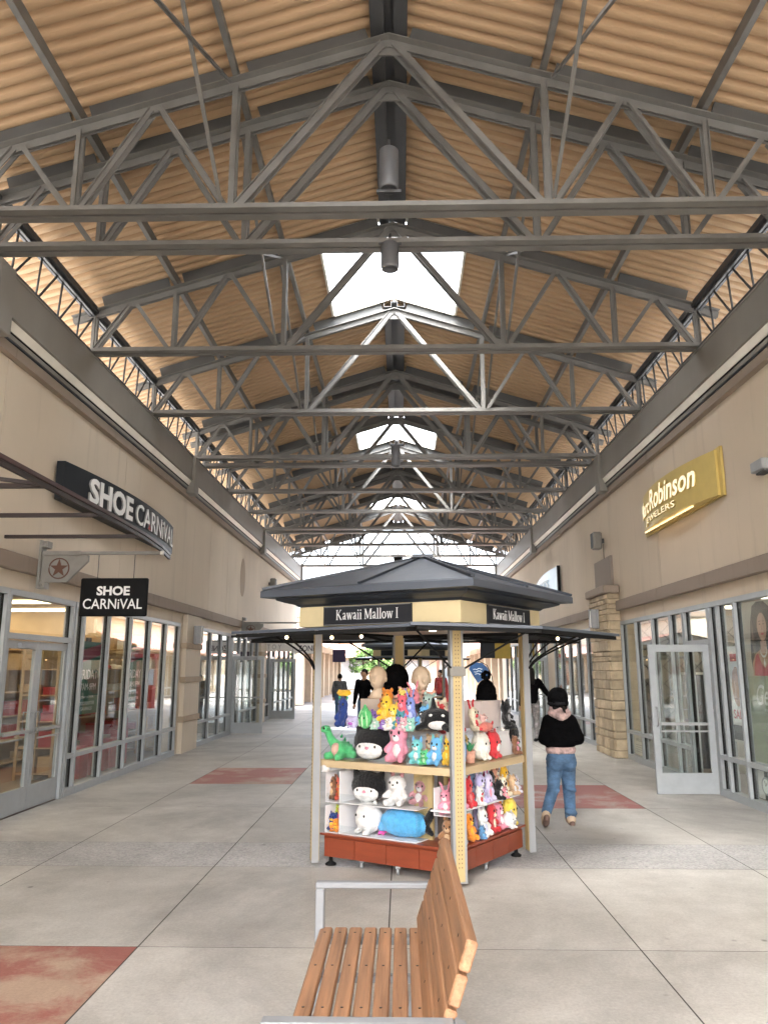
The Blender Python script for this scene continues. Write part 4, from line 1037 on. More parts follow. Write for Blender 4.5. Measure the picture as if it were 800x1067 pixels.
# serif sign lettering drawn as strokes
GL={'K':(.70,[((.12,0),(.12,.7),.1),((.02,.012),(.23,.012),.03),((.02,.688),(.23,.688),.03),((.15,.3),(.5,.68),.04),((.4,.688),(.6,.688),.03),((.25,.4),(.56,.01),.1),((.46,.012),(.68,.012),.03)]),
'a':(.46,[((.31,.04),(.31,.36),.09),((.31,.38),(.26,.45),.06),((.28,.455),(.14,.455),.05),((.14,.45),(.06,.37),.06),((.31,.27),(.16,.23),.045),((.16,.235),(.08,.13),.08),((.08,.14),(.13,.03),.08),((.12,.025),(.31,.09),.05),((.31,.03),(.42,.02),.045)]),
'w':(.68,[((.08,.46),(.21,0),.085),((.21,.0),(.33,.42),.04),((.33,.46),(.47,0),.085),((.47,.0),(.6,.46),.04),((.0,.455),(.17,.455),.03),((.26,.455),(.41,.455),.03),((.52,.455),(.68,.455),.03)]),
'i':(.27,[((.13,0),(.13,.45),.095),((.02,.012),(.24,.012),.03),((.02,.445),(.13,.445),.03),((.13,.57),(.13,.67),.1)]),
'M':(.84,[((.11,0),(.11,.7),.045),((.02,.688),(.16,.688),.03),((.02,.012),(.21,.012),.03),((.13,.7),(.39,.05),.1),((.39,.05),(.66,.7),.04),((.70,0),(.70,.7),.1),((.6,.012),(.81,.012),.03),((.66,.688),(.81,.688),.03)]),
'l':(.27,[((.13,0),(.13,.72),.095),((.02,.012),(.24,.012),.03),((.03,.71),(.13,.71),.03)]),
'o':(.50,[((.08,.12),(.08,.34),.09),((.08,.33),(.17,.44),.07),((.15,.445),(.32,.445),.045),((.3,.44),(.40,.33),.07),((.40,.34),(.40,.12),.09),((.40,.13),(.31,.02),.07),((.33,.015),(.15,.015),.045),((.17,.02),(.08,.13),.07)]),
'I':(.32,[((.15,0),(.15,.7),.1),((.03,.012),(.27,.012),.03),((.03,.688),(.27,.688),.03)]),' ':(.24,[])}
def serif(txt):
    m=MB(); x=0;k=0
    for ch in txt:
        adv,st=GL[ch]
        for a,b,w in st:
            a=Vector((x+a[0],a[1]));b=Vector((x+b[0],b[1]));d=(b-a).normalized();nn=Vector((-d.y,d.x))*w/2
            f=-.02-.0006*(k%9); k+=1
            q=[a-nn,b-nn,b+nn,a+nn]; m.add([(p.x,f,p.y) for p in q]+[(p.x,0,p.y) for p in q],[(0,1,2,3),(7,6,5,4),(0,4,5,1),(1,5,6,2),(2,6,7,3),(3,7,4,0)])
        x+=adv
    return m
def ksign(face):
    # readers see the left face with its far end on the left; the right face starts at the near corner
    m=MB()
    L=LA if face==0 else LBn
    if face==0: s0,s1=.34,1.25
    else: s0,s1=.34,1.2
    def T(s,out,z):
        p=(KC+uA*s-uB*0 if face==0 else KC+uB*s); nn=n1 if face==0 else n2
        p=p+nn*(o/1.0+out); return (p.x,p.y,z)
    m.xprism([(s0,2.084),(s1,2.084),(s1,2.256),(s0,2.256)],lambda a,b:T(a,.022,b),lambda a,b:T(a,.004,b))
    bd=m.build('sign_board',M['signgrey'],kiosk)
    fr=MB()
    for z in (2.09,2.25): fr.xprism([(s0+.01,z-.002),(s1-.01,z-.002),(s1-.01,z+.002),(s0+.01,z+.002)],lambda a,b:T(a,.024,b),lambda a,b:T(a,.0221,b))
    fr.build('sign_border',M['greyface'],bd)
    mb=fit(serif('Kawaii Mallow I'),0,.64,2.13,2.225)
    if face==0: mb.v=[T(s1-.14-v[0],.0225-v[1]*.12,v[2]) for v in mb.v]
    else: mb.v=[T(s0+.09+v[0],.0225-v[1]*.12,v[2]) for v in mb.v]
    mb.build('lettering',M['white'],bd)
ksign(0); ksign(1)
# awning flaps
zi,zo=2.068,2.035
fl=[[(KC.x,KC.y,zi),(.07,6.0,zo),(-1.46,6.66,zo-.03),(KL.x-.12,KL.y+.05,zi)],
    [(KC.x+.02,KC.y-.01,zi+.012),(.075,5.99,zo+.012),(1.117,6.17,zo-.012),(1.98,7.1,zo-.035),(KR.x+.05,KR.y-.03,zi+.012)]]
fl+=[[refl(p) for p in f] for f in fl]
for f in fl:
    m=MB(); n=len(f); vs=[Vector(p) for p in f]; vs=[v+Vector((0,0,-.012)) for v in vs]+[v+Vector((0,0,.012)) for v in vs]
    m.add(vs,[tuple(range(n,2*n))]+[(i,(i+1)%n,(i+1)%n+n,i+n) for i in range(n)]); m.f.append(tuple(range(n))[::-1]); m.m.append(1); m.sm.append(False)  # bottom face takes the near-black colour, top and edges stay slate
    w=m.build('awning_flap',[M['slate'],M['flap_under']],kiosk)
    m=MB(); c=sum((Vector(p) for p in f),Vector())/n
    for i in range(n):
        a=Vector(f[i]);b=Vector(f[(i+1)%n]); a=a+(c-a)*.05; b=b+(c-b)*.05
        m.bar(a+Vector((0,0,-.03)),b+Vector((0,0,-.03)),.03,.03)
    a=(Vector(f[0])+Vector(f[-1]))/2; b=(Vector(f[1])+Vector(f[2]))/2; m.bar(a+Vector((0,0,-.03)),b+Vector((0,0,-.03)),.03,.03)
    if n==4: m.bar(Vector(f[0])+Vector((0,0,-.032)),Vector(f[2])+Vector((0,0,-.032)),.02,.02)
    m.build('flap_frame',M['rubber'],w)
def arm(p,q,sag):
    m=MB(); p=Vector(p);q=Vector(q); pts=[]
    for k in range(9):
        t=k/8; v=p.lerp(q,t); v.z=p.z+(q.z-p.z)*(t**.62 if sag else t); pts.append(v)
    m.tube(pts,.009,7); m.build('arm_brace',M['rubber'],kiosk)
for P0,ends,sag in ((KC,((.12,6.08),(1.02,6.3)),0),(KL,((-1.15,6.9),(-1.02,6.75)),1),(KR,((1.62,7.15),(1.75,7.35)),1)):
    for e in ends:
        p=(P0.x+(e[0]-P0.x)*.05,P0.y+(e[1]-P0.y)*.05,1.68); q=(e[0],e[1],2.0); arm(p,q,sag)
        if P0 is KL or P0 is KC: arm(refl(p),refl(q),sag)
d=(KC-KQ).normalized(); m=MB(); kbox(m,KC+d*.02,Vector((-d.y,d.x,0)),d,.07,.04,1.64,1.72); m.build('arm_clamp',M['bracket'],kiosk)
for (x,y,z,k) in ((-1.0,6.78,1.985,0),(-.62,6.95,1.99,0),(-.35,6.85,1.995,0),(1.42,7.1,1.985,0)):
    m=MB(); m.sphere((x,y,z-.015),.014,10,8); m.build('bulb',M['bulb'],kiosk)
for (x,y) in ((-.2,7.2),(.1,7.05),(.3,7.4),(.75,7.3)):
    m=MB(); m.lathe([(0,-.004),(.035,-.004),(.035,0),(0,0)],(x,y,2.055),14); m.build('spot_lamp',M['spot'],kiosk)
k2=dup(kiosk,(.55,23.0,0),'farther slate roofed kiosk, seen through the near kiosk','0' and None,None)
def drop(o,names):
    for ch in list(o.children):
        drop(ch,names)
        if ch.name.split('.')[0] in names: bpy.data.objects.remove(ch)
drop(k2,('lettering','spot_lamp','peg_holes'))

# ------------------------------------------------------------------ goods on the kiosk
def FP(face,s,d,z):
    if face==0: a=LA*(1-s); return KP(a,d,z)
    return KP(d,LBn*s,z)
def yaw(face): n=n1 if face==0 else n2; return math.atan2(n.y,n.x)+pi/2
FRONT=(0,-1)
prnd=random.Random(21)
def plush(kind,label,face,s,d,z,h,w,c,c2=(.8,.78,.75),c3=None,turn=0,cat='plush toy',group='plush toys on the kiosk',eyes=True,roll=0):
    """soft toy of height h; local -y is its front"""
    t=thing('plush_'+('cushion' if kind=='cushion' else 'toy'),label,cat,FP(face,s,d,z),yaw(face)+turn,group)
    h*=1.12; w*=1.18
    if h<.26: h*=1.14; w*=1.16
    turn+=prnd.uniform(-.45,.45) if kind in ('bear','bunny','cat','duck') else 0
    c3=c3 or c; vx=max(.006,h*.035); k=w/h if w else 1
    def S(mb): 
        mb.v=[(v[0]*h*k,v[1]*h*min(k,1),v[2]*h) for v in mb.v]; return mb
    b=MB()
    if kind in ('bear','bunny','cat','duck'):
        b.sphere((0,0,.26),(.27,.23,.26)); b.sphere((0,-.03,.62),(.31,.26,.24))
        for q in (-1,1):
            limb(b,[(q*.22,-.06,.40),(q*.36,-.2,.27)],[.09,.085]); limb(b,[(q*.15,-.1,.1),(q*.23,-.36,.09)],[.11,.095])
        blob('body',S(b),vx,fur(c),t)
        for q in (-1,1):
            e=MB()
            if kind=='bear': e.sphere((q*.23,0,.84),(.1,.06,.1))
            if kind=='duck': e.sphere((q*.06,0,.88),(.05,.05,.08))
            if kind=='cat': limb(e,[(q*.2,0,.78),(q*.27,0,.97)],[.11,.03])
            if kind=='bunny': limb(e,[(q*.14,0,.8),(q*.2,.02,.99)],[.075,.075]); limb(e,[(q*.2,.02,.99),(q*.3,.0,1.12)],[.075,.06])
            blob('ear',S(e),vx,fur(c3),t)
        e=MB(); e.sphere((0,-.2,.55),(.15,.11,.10)); blob('muzzle',S(e),vx*.8,fur(c2),t)
        e=MB(); e.sphere((0,-.13,.26),(.17,.13,.18)); blob('belly',S(e),vx,fur(c2),t)
        e=MB(); e.sphere((0,-.3,.59),(.035,.03,.025)); S(e).build('nose',M['eye'],t,True)
        ey=(.13,-.255,.66)
    elif kind=='round':
        b.sphere((0,0,.48),(.5,.42,.47)); 
        for q in (-1,1): limb(b,[(q*.28,0,.85),(q*.33,0,.98)],[.1,.05]); b.sphere((q*.2,-.3,.08),(.12,.14,.08))
        blob('body',S(b),vx,fur(c),t)
        e=MB(); e.sphere((0,-.3,.4),(.24,.14,.18)); blob('muzzle',S(e),vx,fur(c2),t)
        ey=(.19,-.375,.56)
    elif kind=='cushion':
        b.sphere((0,0,.5),(.54,.28,.5),20,14); b.bbox(-.46,.46,-.22,.22,.06,.94,0,.24)
        for q in (-1,1): limb(b,[(q*.36,0,.85),(q*.44,0,1.03)],[.13,.06])
        blob('body',S(b),vx*.8,fur(c),t,30)
        e=MB(); e.sphere((0,-.19,.3),(.40,.14,.27)); blob('face_patch',S(e),vx*.8,fur(c2),t)
        e=MB(); e.sphere((.0,-.32,.36),(.07,.05,.05)); blob('nose',S(e),vx*.6,fur(c3),t)
        ey=(.22,-.30,.40)
    elif kind=='dino':
        b.sphere((0,.05,.26),(.34,.36,.26)); limb(b,[(-.1,-.1,.35),(-.28,-.22,.62),(-.3,-.3,.84)],[.18,.12,.12]); b.sphere((-.32,-.36,.86),(.15,.2,.12))
        limb(b,[(.2,.15,.2),(.5,.1,.12),(.6,-.05,.08)],[.2,.1,.04])
        for q in (-1,1): limb(b,[(q*.2,-.15,.1),(q*.26,-.36,.08)],[.12,.11])
        blob('body',S(b),vx,fur(c),t)
        e=MB(); e.sphere((.02,-.22,.28),(.17,.14,.2)); blob('belly',S(e),vx,fur(c2),t)
        e=MB()
        for q in range(5): limb(e,[(-.12+.13*q,.12+.03*q,.62-.1*q),(-.1+.14*q,.16,.74-.1*q)],[.06,.02])
        blob('back_spikes',S(e),vx,fur(c3),t)
        ey=(.1,-.5,.9)
    elif kind=='orca':
        b.sphere((0,0,.36),(.52,.34,.34)); limb(b,[(-.3,.1,.4),(-.6,.1,.62),(-.72,.05,.78)],[.24,.12,.06]); limb(b,[(-.1,0,.6),(-.12,.03,1.0)],[.12,.05])
        for q in (-1,1): limb(b,[(q*.1-.7,.05,.76),(q*.2-.74,.05,.86)],[.07,.05]); limb(b,[(q*.3,-.2,.2),(q*.5,-.34,.1)],[.12,.08])
        blob('body',S(b),vx,fur(c),t)
        e=MB(); e.sphere((.12,-.2,.22),(.32,.18,.16)); blob('belly',S(e),vx,fur(c2),t)
        for q in (-1,1): e=MB(); e.sphere((.14+q*.2,-.29,.5),(.07,.06,.045)); blob('eye_patch',S(e),vx*.7,fur(c2),t)
        eyes=False
    elif kind=='lying':
        b.sphere((0,0,.46),(.5,.4,.46)); b.sphere((.28,0,.44),(.3,.36,.4))
        blob('body',S(b),vx,fur(c),t)
        e=MB(); limb(e,[(.5,0,.5),(.62,0,.75),(.66,0,.98)],[.12,.1,.05]); limb(e,[(.5,0,.4),(.64,0,.2)],[.12,.07]); blob('tail',S(e),vx,fur(c3),t)
        e=MB(); e.sphere((-.42,-.05,.3),(.12,.2,.2)); blob('muzzle',S(e),vx,fur(c2),t); eyes=False
    elif kind=='stripe':
        b.sphere((0,0,.42),(.42,.36,.42)); limb(b,[(0,0,.7),(0,0,.95)],[.2,.06]); blob('body',S(b),vx,fur(c),t)
        for q in (-1,0,1): e=MB(); limb(e,[(q*.24,-.3+.1*abs(q),.14),(q*.26,-.345+.1*abs(q),.42),(q*.14,-.23,.74)],[.06,.07,.04]); blob('stripe',S(e),vx,fur(c2),t)
        ey=(.15,-.37,.45)
    if eyes:
        for q in (-1,1): e=MB(); x,y,zz=ey; e.sphere((q*x+(-.32 if kind=='dino' else 0),y,zz),(.032/k if k>0 else .03,.03,.042)); S(e).build('eye',M['eye'],t,True)
    if kind in ('bear','bunny','cat','duck') and h<.3: t.rotation_euler=(prnd.uniform(-.12,.05),prnd.uniform(-.16,.16),t.rotation_euler[2])
    return t
WH=(.78,.77,.76);BK=(.006,.006,.007);PK=(.78,.30,.40);GR=(.10,.52,.20);YE=(.85,.50,.04);NV=(.02,.05,.22);BL=(.15,.45,.78);TE=(.18,.58,.60);RD=(.62,.04,.05);LV=(.50,.46,.72);OR=(.85,.28,.03);BR=(.22,.10,.05);TN=(.62,.42,.25);PU=(.30,.16,.52);GY=(.35,.35,.36);CR=(.80,.70,.52);LG=(.45,.70,.42);PE=(.80,.42,.30)
def acryl(label,face,s0,s1,d0,d1,z0,z1,mid=None,white=True):
    t=thing('acrylic_bin',label,'display bin',FP(face,(s0+s1)/2,d0,z0),0,'display bins on the kiosk')
    e=.006; L=LA if face==0 else LBn
    def q(m,sa,sb,da,db,za,zb):
        if face==0: return kquad(m,LA*(1-sb),LA*(1-sa),da,db,za,zb)
        return kquad(m,da,db,LBn*sa,LBn*sb,za,zb)
    es=e/L; side=M['whitebox'] if white else M['acrylic']
    if white: m=MB(); q(m,s0,s1,d0,d1,z0,z0+e); m.build('floor',side,t)
    m=MB(); q(m,s0,s0+es,d0,d1,z0+e,z1); m.build('side',side,t)
    m=MB(); q(m,s1-es,s1,d0,d1,z0+e,z1); m.build('side',M['acrylic'],t)
    m=MB(); q(m,s0+es,s1-es,d1-e,d1,z0+e,z1); m.build('back',side,t)
    m=MB(); q(m,s0+es,s1-es,d0,d0+e*.6,z0+e,z0+(z1-z0)*.3); m.build('front_lip',M['acrylic'],t)
    return t
acryl('wide white lower bin on the cherry base under the shelf, left face',0,.15,.70,.06,.42,.2735,.515)
acryl('wide white upper bin holding the black cushion and white bunny, left face',0,.15,.70,.06,.42,.53,.80)
acryl('small bin with bright plush by the left post, on the cherry base',0,.045,.14,.06,.34,.2735,.50)
acryl('small bin with dark plush by the left post, above the bright one',0,.045,.14,.06,.34,.53,.79)
acryl('white bin with a pink plush beside the near post, left face',0,.80,.93,.10,.4,.50,.72)
acryl('clear bin round the black cushion on the maple shelf, left face',0,.17,.62,.05,.36,.896,1.12,white=False)
acryl('clear bin round the teal toys beside the near post',0,.64,.93,.05,.3,.896,1.12,white=False)
# left face, on the maple shelf
plush('dino','bright green dinosaur plush with pale belly by the left post',0,.10,.17,.897,.27,.25,GR,(.72,.45,.36),(.06,.36,.14),turn=-.3)
plush('cushion','black eared cushion plush with pale face patch on the maple shelf',0,.345,.16,.904,.27,.30,BK,WH,PK)
plush('bunny','pink bunny plush with white belly on the maple shelf',0,.545,.15,.904,.34,.24,PK,WH,PK)
plush('cat','left one of the teal and white kitten plush pair near the corner post',0,.69,.11,.904,.19,.12,TE,WH,BL)
plush('cat','right one of the teal and white kitten plush pair near the corner post',0,.81,.11,.904,.21,.13,BL,WH,TE)
plush('bear','small green bear plush between the teal kittens and the post',0,.755,.08,.904,.11,.09,GR,LG)
plush('bear','slim yellow bear plush squeezed against the corner post',0,.885,.12,.904,.21,.08,YE,(.7,.75,.2))
# left face, upper glass shelf and boxes
def pbox(name,label,face,s0,s1,d0,d1,z0,z1,mat,cat='box'):
    L=LA if face==0 else LBn; m=MB()
    if face==0: kquad(m,LA*(1-s1),LA*(1-s0),d0,d1,z0,z1)
    else: kquad(m,d0,d1,LBn*s0,LBn*s1,z0,z1)
    o=m.build(name,mat); tag(o,label,cat); return o
pbox('display_box','tan display box under the left mannequin head',0,.17,.45,.33,.62,1.145,1.425,M['tanbox'])
plush('bear','navy bear plush with green scarf hanging by the left post',0,.10,.20,1.172,.28,.15,NV,NV,(.05,.3,.2))
plush('round','little yellow plush on top of the navy bear',0,.105,.20,1.45,.05,.12,YE,YE,eyes=False)
plush('round','small lavender plush with purple feet before the tan box',0,.215,.12,1.172,.09,.10,(.55,.5,.75),(.45,.12,.5))
plush('stripe','green and white striped plush before the tan box',0,.31,.12,1.172,.17,.12,(.10,.5,.16),LG)
plush('bear','red plush leaning beside the tan box behind the yellow ones',0,.375,.30,1.172,.26,.15,RD,OR)
plush('duck','bright yellow plush, taller of the two, in the toy heap',0,.44,.17,1.24,.24,.16,YE,(.9,.6,.1))
plush('bear','golden yellow plush, lower of the two, in the toy heap',0,.52,.16,1.19,.19,.13,(.8,.55,.06),(.9,.7,.3))
plush('bear','coral red plush beside the yellow pair',0,.575,.17,1.235,.22,.12,(.75,.12,.16),PK)
plush('bunny','periwinkle blue plush next to the coral one',0,.635,.16,1.22,.25,.13,(.22,.28,.62),(.5,.55,.8))
plush('bear','small mauve plush under the yellow pair',0,.445,.12,1.172,.08,.10,PU,LV)
plush('bear','small pale green plush at the front of the heap',0,.395,.11,1.172,.09,.09,(.4,.6,.5),WH)
plush('bear','small white plush at the front of the heap',0,.50,.1,1.172,.10,.09,WH,CR)
plush('cat','dark teal plush at the front of the heap',0,.555,.12,1.172,.15,.10,(.06,.25,.28),PU)
plush('bear','pink plush on top of the heap under the mannequin head',0,.475,.36,1.40,.12,.13,PE,BK)
plush('cat','orange plush on top of the heap beside the back post',0,.55,.36,1.36,.13,.13,OR,CR)
plush('bear','pale peach plush behind the heap',0,.66,.36,1.34,.15,.17,PE,CR)
plush('bear','grey green plush behind the blue one',0,.685,.27,1.28,.19,.14,(.35,.48,.42),GY)
plush('orca','black and white whale plush with tall fin by the corner post',0,.80,.17,1.172,.25,.25,BK,WH,turn=0)
plush('round','cream round plush behind the whale',0,.73,.34,1.172,.25,.22,CR,WH)
plush('round','small mint plush above the pink bunny',0,.50,.12,1.172,.06,.09,(.3,.7,.62),WH)
# left face, bins below
plush('cushion','black eared cushion plush with pale face patch in the lower bins',0,.30,.2,.54,.235,.28,BK,WH,PK)
plush('bunny','white bunny plush with mauve hood in the lower bins',0,.525,.17,.54,.26,.24,WH,WH,(.5,.25,.28))
plush('bear','dusty rose bear plush lying in the lower bins behind the white bunny',0,.625,.28,.54,.2,.16,(.5,.25,.28),WH)
plush('round','white egg shaped plush with pink bow in the bottom bin',0,.315,.17,.281,.225,.20,WH,WH,turn=-.3)
plush('round','hot pink knot plush between the white and the blue plush',0,.405,.2,.281,.13,.08,(.8,.08,.4),(.8,.08,.4),eyes=False)
plush('lying','big sky blue cushion plush with dark tail in the bottom bin',0,.54,.2,.281,.20,.32,(.10,.42,.75),BL,BK)
plush('bear','dark brown plush in the small bin by the left post',0,.062,.14,.54,.19,.10,BR,TN)
plush('cat','red orange plush in the small bin by the left post',0,.107,.16,.54,.18,.09,(.7,.1,.05),OR)
plush('bear','navy and yellow plush in the bright small bin',0,.062,.13,.281,.14,.10,NV,YE)
plush('bear','orange plush in the bright small bin',0,.105,.11,.281,.10,.10,OR,YE)
plush('cat','hot pink plush on top in the bright small bin',0,.11,.2,.36,.11,.10,(.8,.08,.3),YE)
plush('bear','lime plush on top in the bright small bin',0,.072,.22,.40,.08,.08,(.6,.7,.05),YE)
plush('bunny','pink and white bunny plush in the bin beside the near post',0,.86,.18,.506,.18,.12,PK,WH)
plush('bear','brown bear plush on the cherry base by the near post',0,.88,.13,.273,.19,.14,(.3,.15,.07),TN)
plush('round','tiny white plush hooked under the shelf by the left post',0,.06,.03,.79,.06,.07,WH,WH,eyes=False)
# second rows, filling the gaps
for k,lb,f,s_,d,z,h,w,c,c2 in (
 ('bear','pale pink plush low in the heap beside the blue one',0,.60,.10,1.172,.10,.10,(.8,.45,.5),WH),('cat','mint plush low in the heap before the whale',0,.66,.09,1.172,.10,.09,(.3,.6,.5),WH),
 ('bear','orange plush behind the tall yellow one',0,.40,.28,1.30,.20,.14,OR,YE),('bear','lemon plush high in the heap behind the coral one',0,.53,.28,1.33,.17,.14,(.85,.7,.15),CR),
 ('bunny','rose bunny plush high in the heap behind the periwinkle one',0,.61,.28,1.30,.2,.13,(.75,.25,.3),PK),('cat','sky blue plush between heap and whale',0,.69,.2,1.2,.17,.11,BL,WH),
 ('bear','white plush behind the pink bunny on the maple shelf',0,.50,.30,.897,.24,.17,WH,CR),('bear','sand plush behind the teal kittens',0,.735,.24,.897,.25,.17,TN,CR),('bear','slate blue plush behind the teal kittens by the post',0,.86,.22,.897,.24,.14,(.12,.2,.35),BL),
 ('cat','grey plush behind the green dinosaur',0,.20,.33,.897,.22,.16,GY,WH),('bear','plum plush behind the striped one',0,.30,.26,1.172,.14,.12,PU,LV),
 ('bear','maroon plush in the back row of the right lower shelf',1,.22,.2,.548,.25,.14,(.3,.02,.05),RD),('bear','pearl plush in the back row of the right lower shelf',1,.34,.21,.548,.26,.14,(.7,.68,.7),WH),('cat','sky plush in the back row of the right lower shelf',1,.49,.22,.548,.26,.13,(.3,.45,.7),WH),
 ('bear','charcoal plush in the back row of the right lower shelf',1,.72,.2,.548,.24,.13,(.03,.03,.035),GY),('bear','peach plush in the back row of the right lower shelf',1,.80,.21,.60,.24,.13,PE,CR),('bear','white plush in the back row of the right lower shelf',1,.93,.2,.548,.24,.12,WH,WH),
 ('cat','dark grey plush in the back row on the cherry base',1,.21,.21,.273,.24,.13,(.08,.08,.085),GY),('bear','sea green plush in the back row on the cherry base',1,.38,.22,.273,.25,.13,(.08,.3,.28),TE),('bear','lilac plush in the back row on the cherry base',1,.53,.23,.273,.26,.14,LV,WH),('bear','brick plush in the back row on the cherry base',1,.76,.25,.273,.25,.13,(.4,.08,.04),TN),
 ('bear','mustard plush behind the ghostly plush on the maple shelf',1,.42,.24,.897,.22,.14,(.5,.33,.05),CR),('bear','small blue plush behind the potted plant',1,.25,.2,.897,.2,.13,BL,WH),('cat','ivory plush between the ghost and spotted plush',1,.585,.22,.897,.2,.12,CR,WH),
 ('bear','scarlet plush high on the right glass shelf by the corner post',1,.23,.32,1.146,.27,.15,(.65,.05,.05),RD),('bear','blush plush before the pink box on the glass shelf',1,.62,.18,1.146,.13,.11,(.8,.5,.45),WH)):
    plush(k,lb,f,s_,d,z,h,w,c,c2)
# mannequin heads
def mannequin(label,face,s,d,z,h,rz):
    t=thing('mannequin_head',label,'mannequin head',FP(face,s,d,z),rz)
    b=MB(); b.sphere((0,.01,.66),(.27,.33,.30)); b.sphere((0,-.05,.5),(.2,.25,.22)); b.sphere((0,-.16,.42),(.11,.12,.09)); limb(b,[(0,-.28,.66),(0,-.35,.55)],[.03,.05],.4); limb(b,[(-.05,-.26,.445),(.05,-.26,.445)],[.035,.035],.4)
    for q in (-1,1): b.sphere((q*.26,.03,.57),(.03,.07,.09)); b.sphere((q*.1,-.25,.70),(.08,.05,.03))
    limb(b,[(0,.06,.4),(0,.06,.15)],[.16,.15]); limb(b,[(0,.04,.14),(0,.02,.05)],[.17,.26]); b.sphere((0,.02,.04),(.3,.24,.05))
    b.v=[(v[0]*h,v[1]*h,max(v[2],0)*h) for v in b.v]
    blob('head_form',b,.007,M['skinfoam'],t,4); return t
mannequin('blank tan mannequin head on the tan box, turned towards the walkway',0,.235,.47,1.425,.315,-.35)
mannequin('pale mannequin head at the right of the kiosk back post',0,.545,.52,1.40,.34,.15)
pbox('display_box','low tan riser box under the right mannequin head',0,.47,.72,.42,.66,1.145,1.40,M['tanbox'])
t=thing('sun_hat','wide black hat propped behind the left mannequin head','hat',FP(0,.27,.70,1.5))
b=MB(); b.sphere((0,.0,.1),(.13,.12,.15),16,10); b.v=[(v[0],v[1],v[2]) for v in b.v]; blob('crown',b,.01,M['knit'],t)
m=MB(); m.lathe([(.10,.0),(.15,-.04),(.155,-.05),(.15,-.052),(.10,-.012)],(0,0,.06),24); m.build('brim',M['knit'],t,True)
# right face, upper
pbox('display_box','blush pink box on the glass shelf of the right face',1,.73,1.03,.28,.53,1.146,1.40,M['pinkbox'])
pbox('riser_box','white riser box on the maple shelf under the pink box, right face',1,.78,1.0,.14,.40,.896,1.13,M['whitebox'])
plush('bear','red plush with pale face on the right face glass shelf',1,.30,.24,1.146,.24,.17,RD,CR)
plush('bear','mauve plush beside the red one on the right face',1,.18,.2,1.146,.24,.14,(.55,.35,.45),PK)
plush('bunny','doll plush in red and cream clothes before the pink box',1,.47,.17,1.146,.2,.13,CR,RD,RD)
plush('round','white round plush near the corner post on the right face shelf',1,.13,.12,1.05,.16,.12,WH,WH)
plush('lying','coral lying plush at the front of the right glass shelf',1,.52,.10,1.146,.07,.16,(.75,.2,.15),RD,RD)
plush('cat','black bag plush with pale markings hanging by the far right post',1,.99,.2,1.16,.24,.16,BK,GY)
plush('round','black lower plush hanging under the bag by the far right post',1,1.0,.16,.99,.17,.13,BK,BK,eyes=False)
plush('bear','brown and pink plush on the maple shelf end by the far right post',1,.955,.09,.896,.16,.10,BR,PK)
t=thing('pom_beanie','black knit beanie with a pompom on the pink box','hat',FP(1,.945,.37,1.402))
b=MB(); b.sphere((0,0,.06),(.10,.10,.14),16,10); b.v=[(v[0],v[1],max(v[2],0)) for v in b.v]; blob('cap',b,.008,M['knit'],t)
m=MB(); m.lathe([(.085,0),(.103,0),(.106,.05),(.1,.055)],n=20); m.build('cuff',M['knit'],t,True)
b=MB(); rr=random.Random(5)
for q in range(24):
    a=rr.uniform(0,6.28);e=rr.uniform(-1,1); r=.035; b.sphere((r*cos(a)*math.sqrt(1-e*e),r*sin(a)*math.sqrt(1-e*e),.235+r*e),.018,6,4)
b.build('pompom',M['knit'],t,True)
# right face, maple shelf
plush('lying','blue plush standing by the corner post on the right maple shelf',1,.17,.10,.897,.22,.09,(.10,.25,.55),BL,(.05,.15,.4))
t=thing('potted_plant','tiny fabric potted plant on the right maple shelf','ornament',FP(1,.34,.13,.897))
m=MB(); m.lathe([(0,0),(.04,0),(.052,.1),(.046,.1),(.04,.085),(0,.085)],n=14); m.build('pot',fur(PE),t,True)
m=MB(); rr=random.Random(2)
for q in range(26):
    a=rr.uniform(0,6.28); l=rr.uniform(.05,.1); u=Vector((cos(a)*l*.7,sin(a)*l*.7,.09+l)); v=Vector((-sin(a),cos(a),0))*.015; c0=Vector((0,0,.085)); m.add([c0,(u+c0)/2+v,u,(u+c0)/2-v],[(0,1,2,3)])
m.build('leaves',fur((.04,.3,.12)),t,True)
plush('round','tall white ghostly plush on the right maple shelf',1,.505,.14,.897,.24,.17,(.78,.75,.66),WH)
plush('round','red and white spotted plush on the right maple shelf',1,.655,.13,.897,.21,.14,RD,WH)
# right face, lower shelf
lowr=[('bunny','pink and white bunny plush nearest the corner post, right lower shelf',.14,.10,.19,.13,PK,WH),('cat','red cat plush on the right lower shelf',.27,.11,.25,.14,RD,(.7,.2,.2)),('bear','white bear plush with red feet on the right lower shelf',.36,.07,.14,.10,WH,RD),('bear','lavender bear plush on the right lower shelf',.43,.11,.23,.13,LV,WH),
('bunny','pale lilac bunny plush on the right lower shelf',.54,.11,.22,.12,(.6,.55,.75),PK),('bear','magenta plush stacked high on the right lower shelf',.62,.17,.26,.12,(.65,.06,.25),PK),('bear','black and white plush on the right lower shelf',.64,.08,.15,.11,BK,WH),('cat','rose plush on the right lower shelf',.70,.06,.09,.09,(.8,.3,.35),WH),
('bear','cream and black plush on the right lower shelf',.76,.09,.17,.11,CR,BK),('cat','yellow plush perched on the right lower shelf',.86,.16,.27,.13,YE,CR),('bear','tan plush before the yellow one on the right lower shelf',.87,.08,.16,.11,TN,WH),('bear','grey white plush at the far end of the right lower shelf',.95,.10,.14,.10,(.6,.58,.66),WH)]
for k,lb,s,d,h,w,c,c2 in lowr: plush(k,lb,1,s,d,.548,h,w,c,c2)
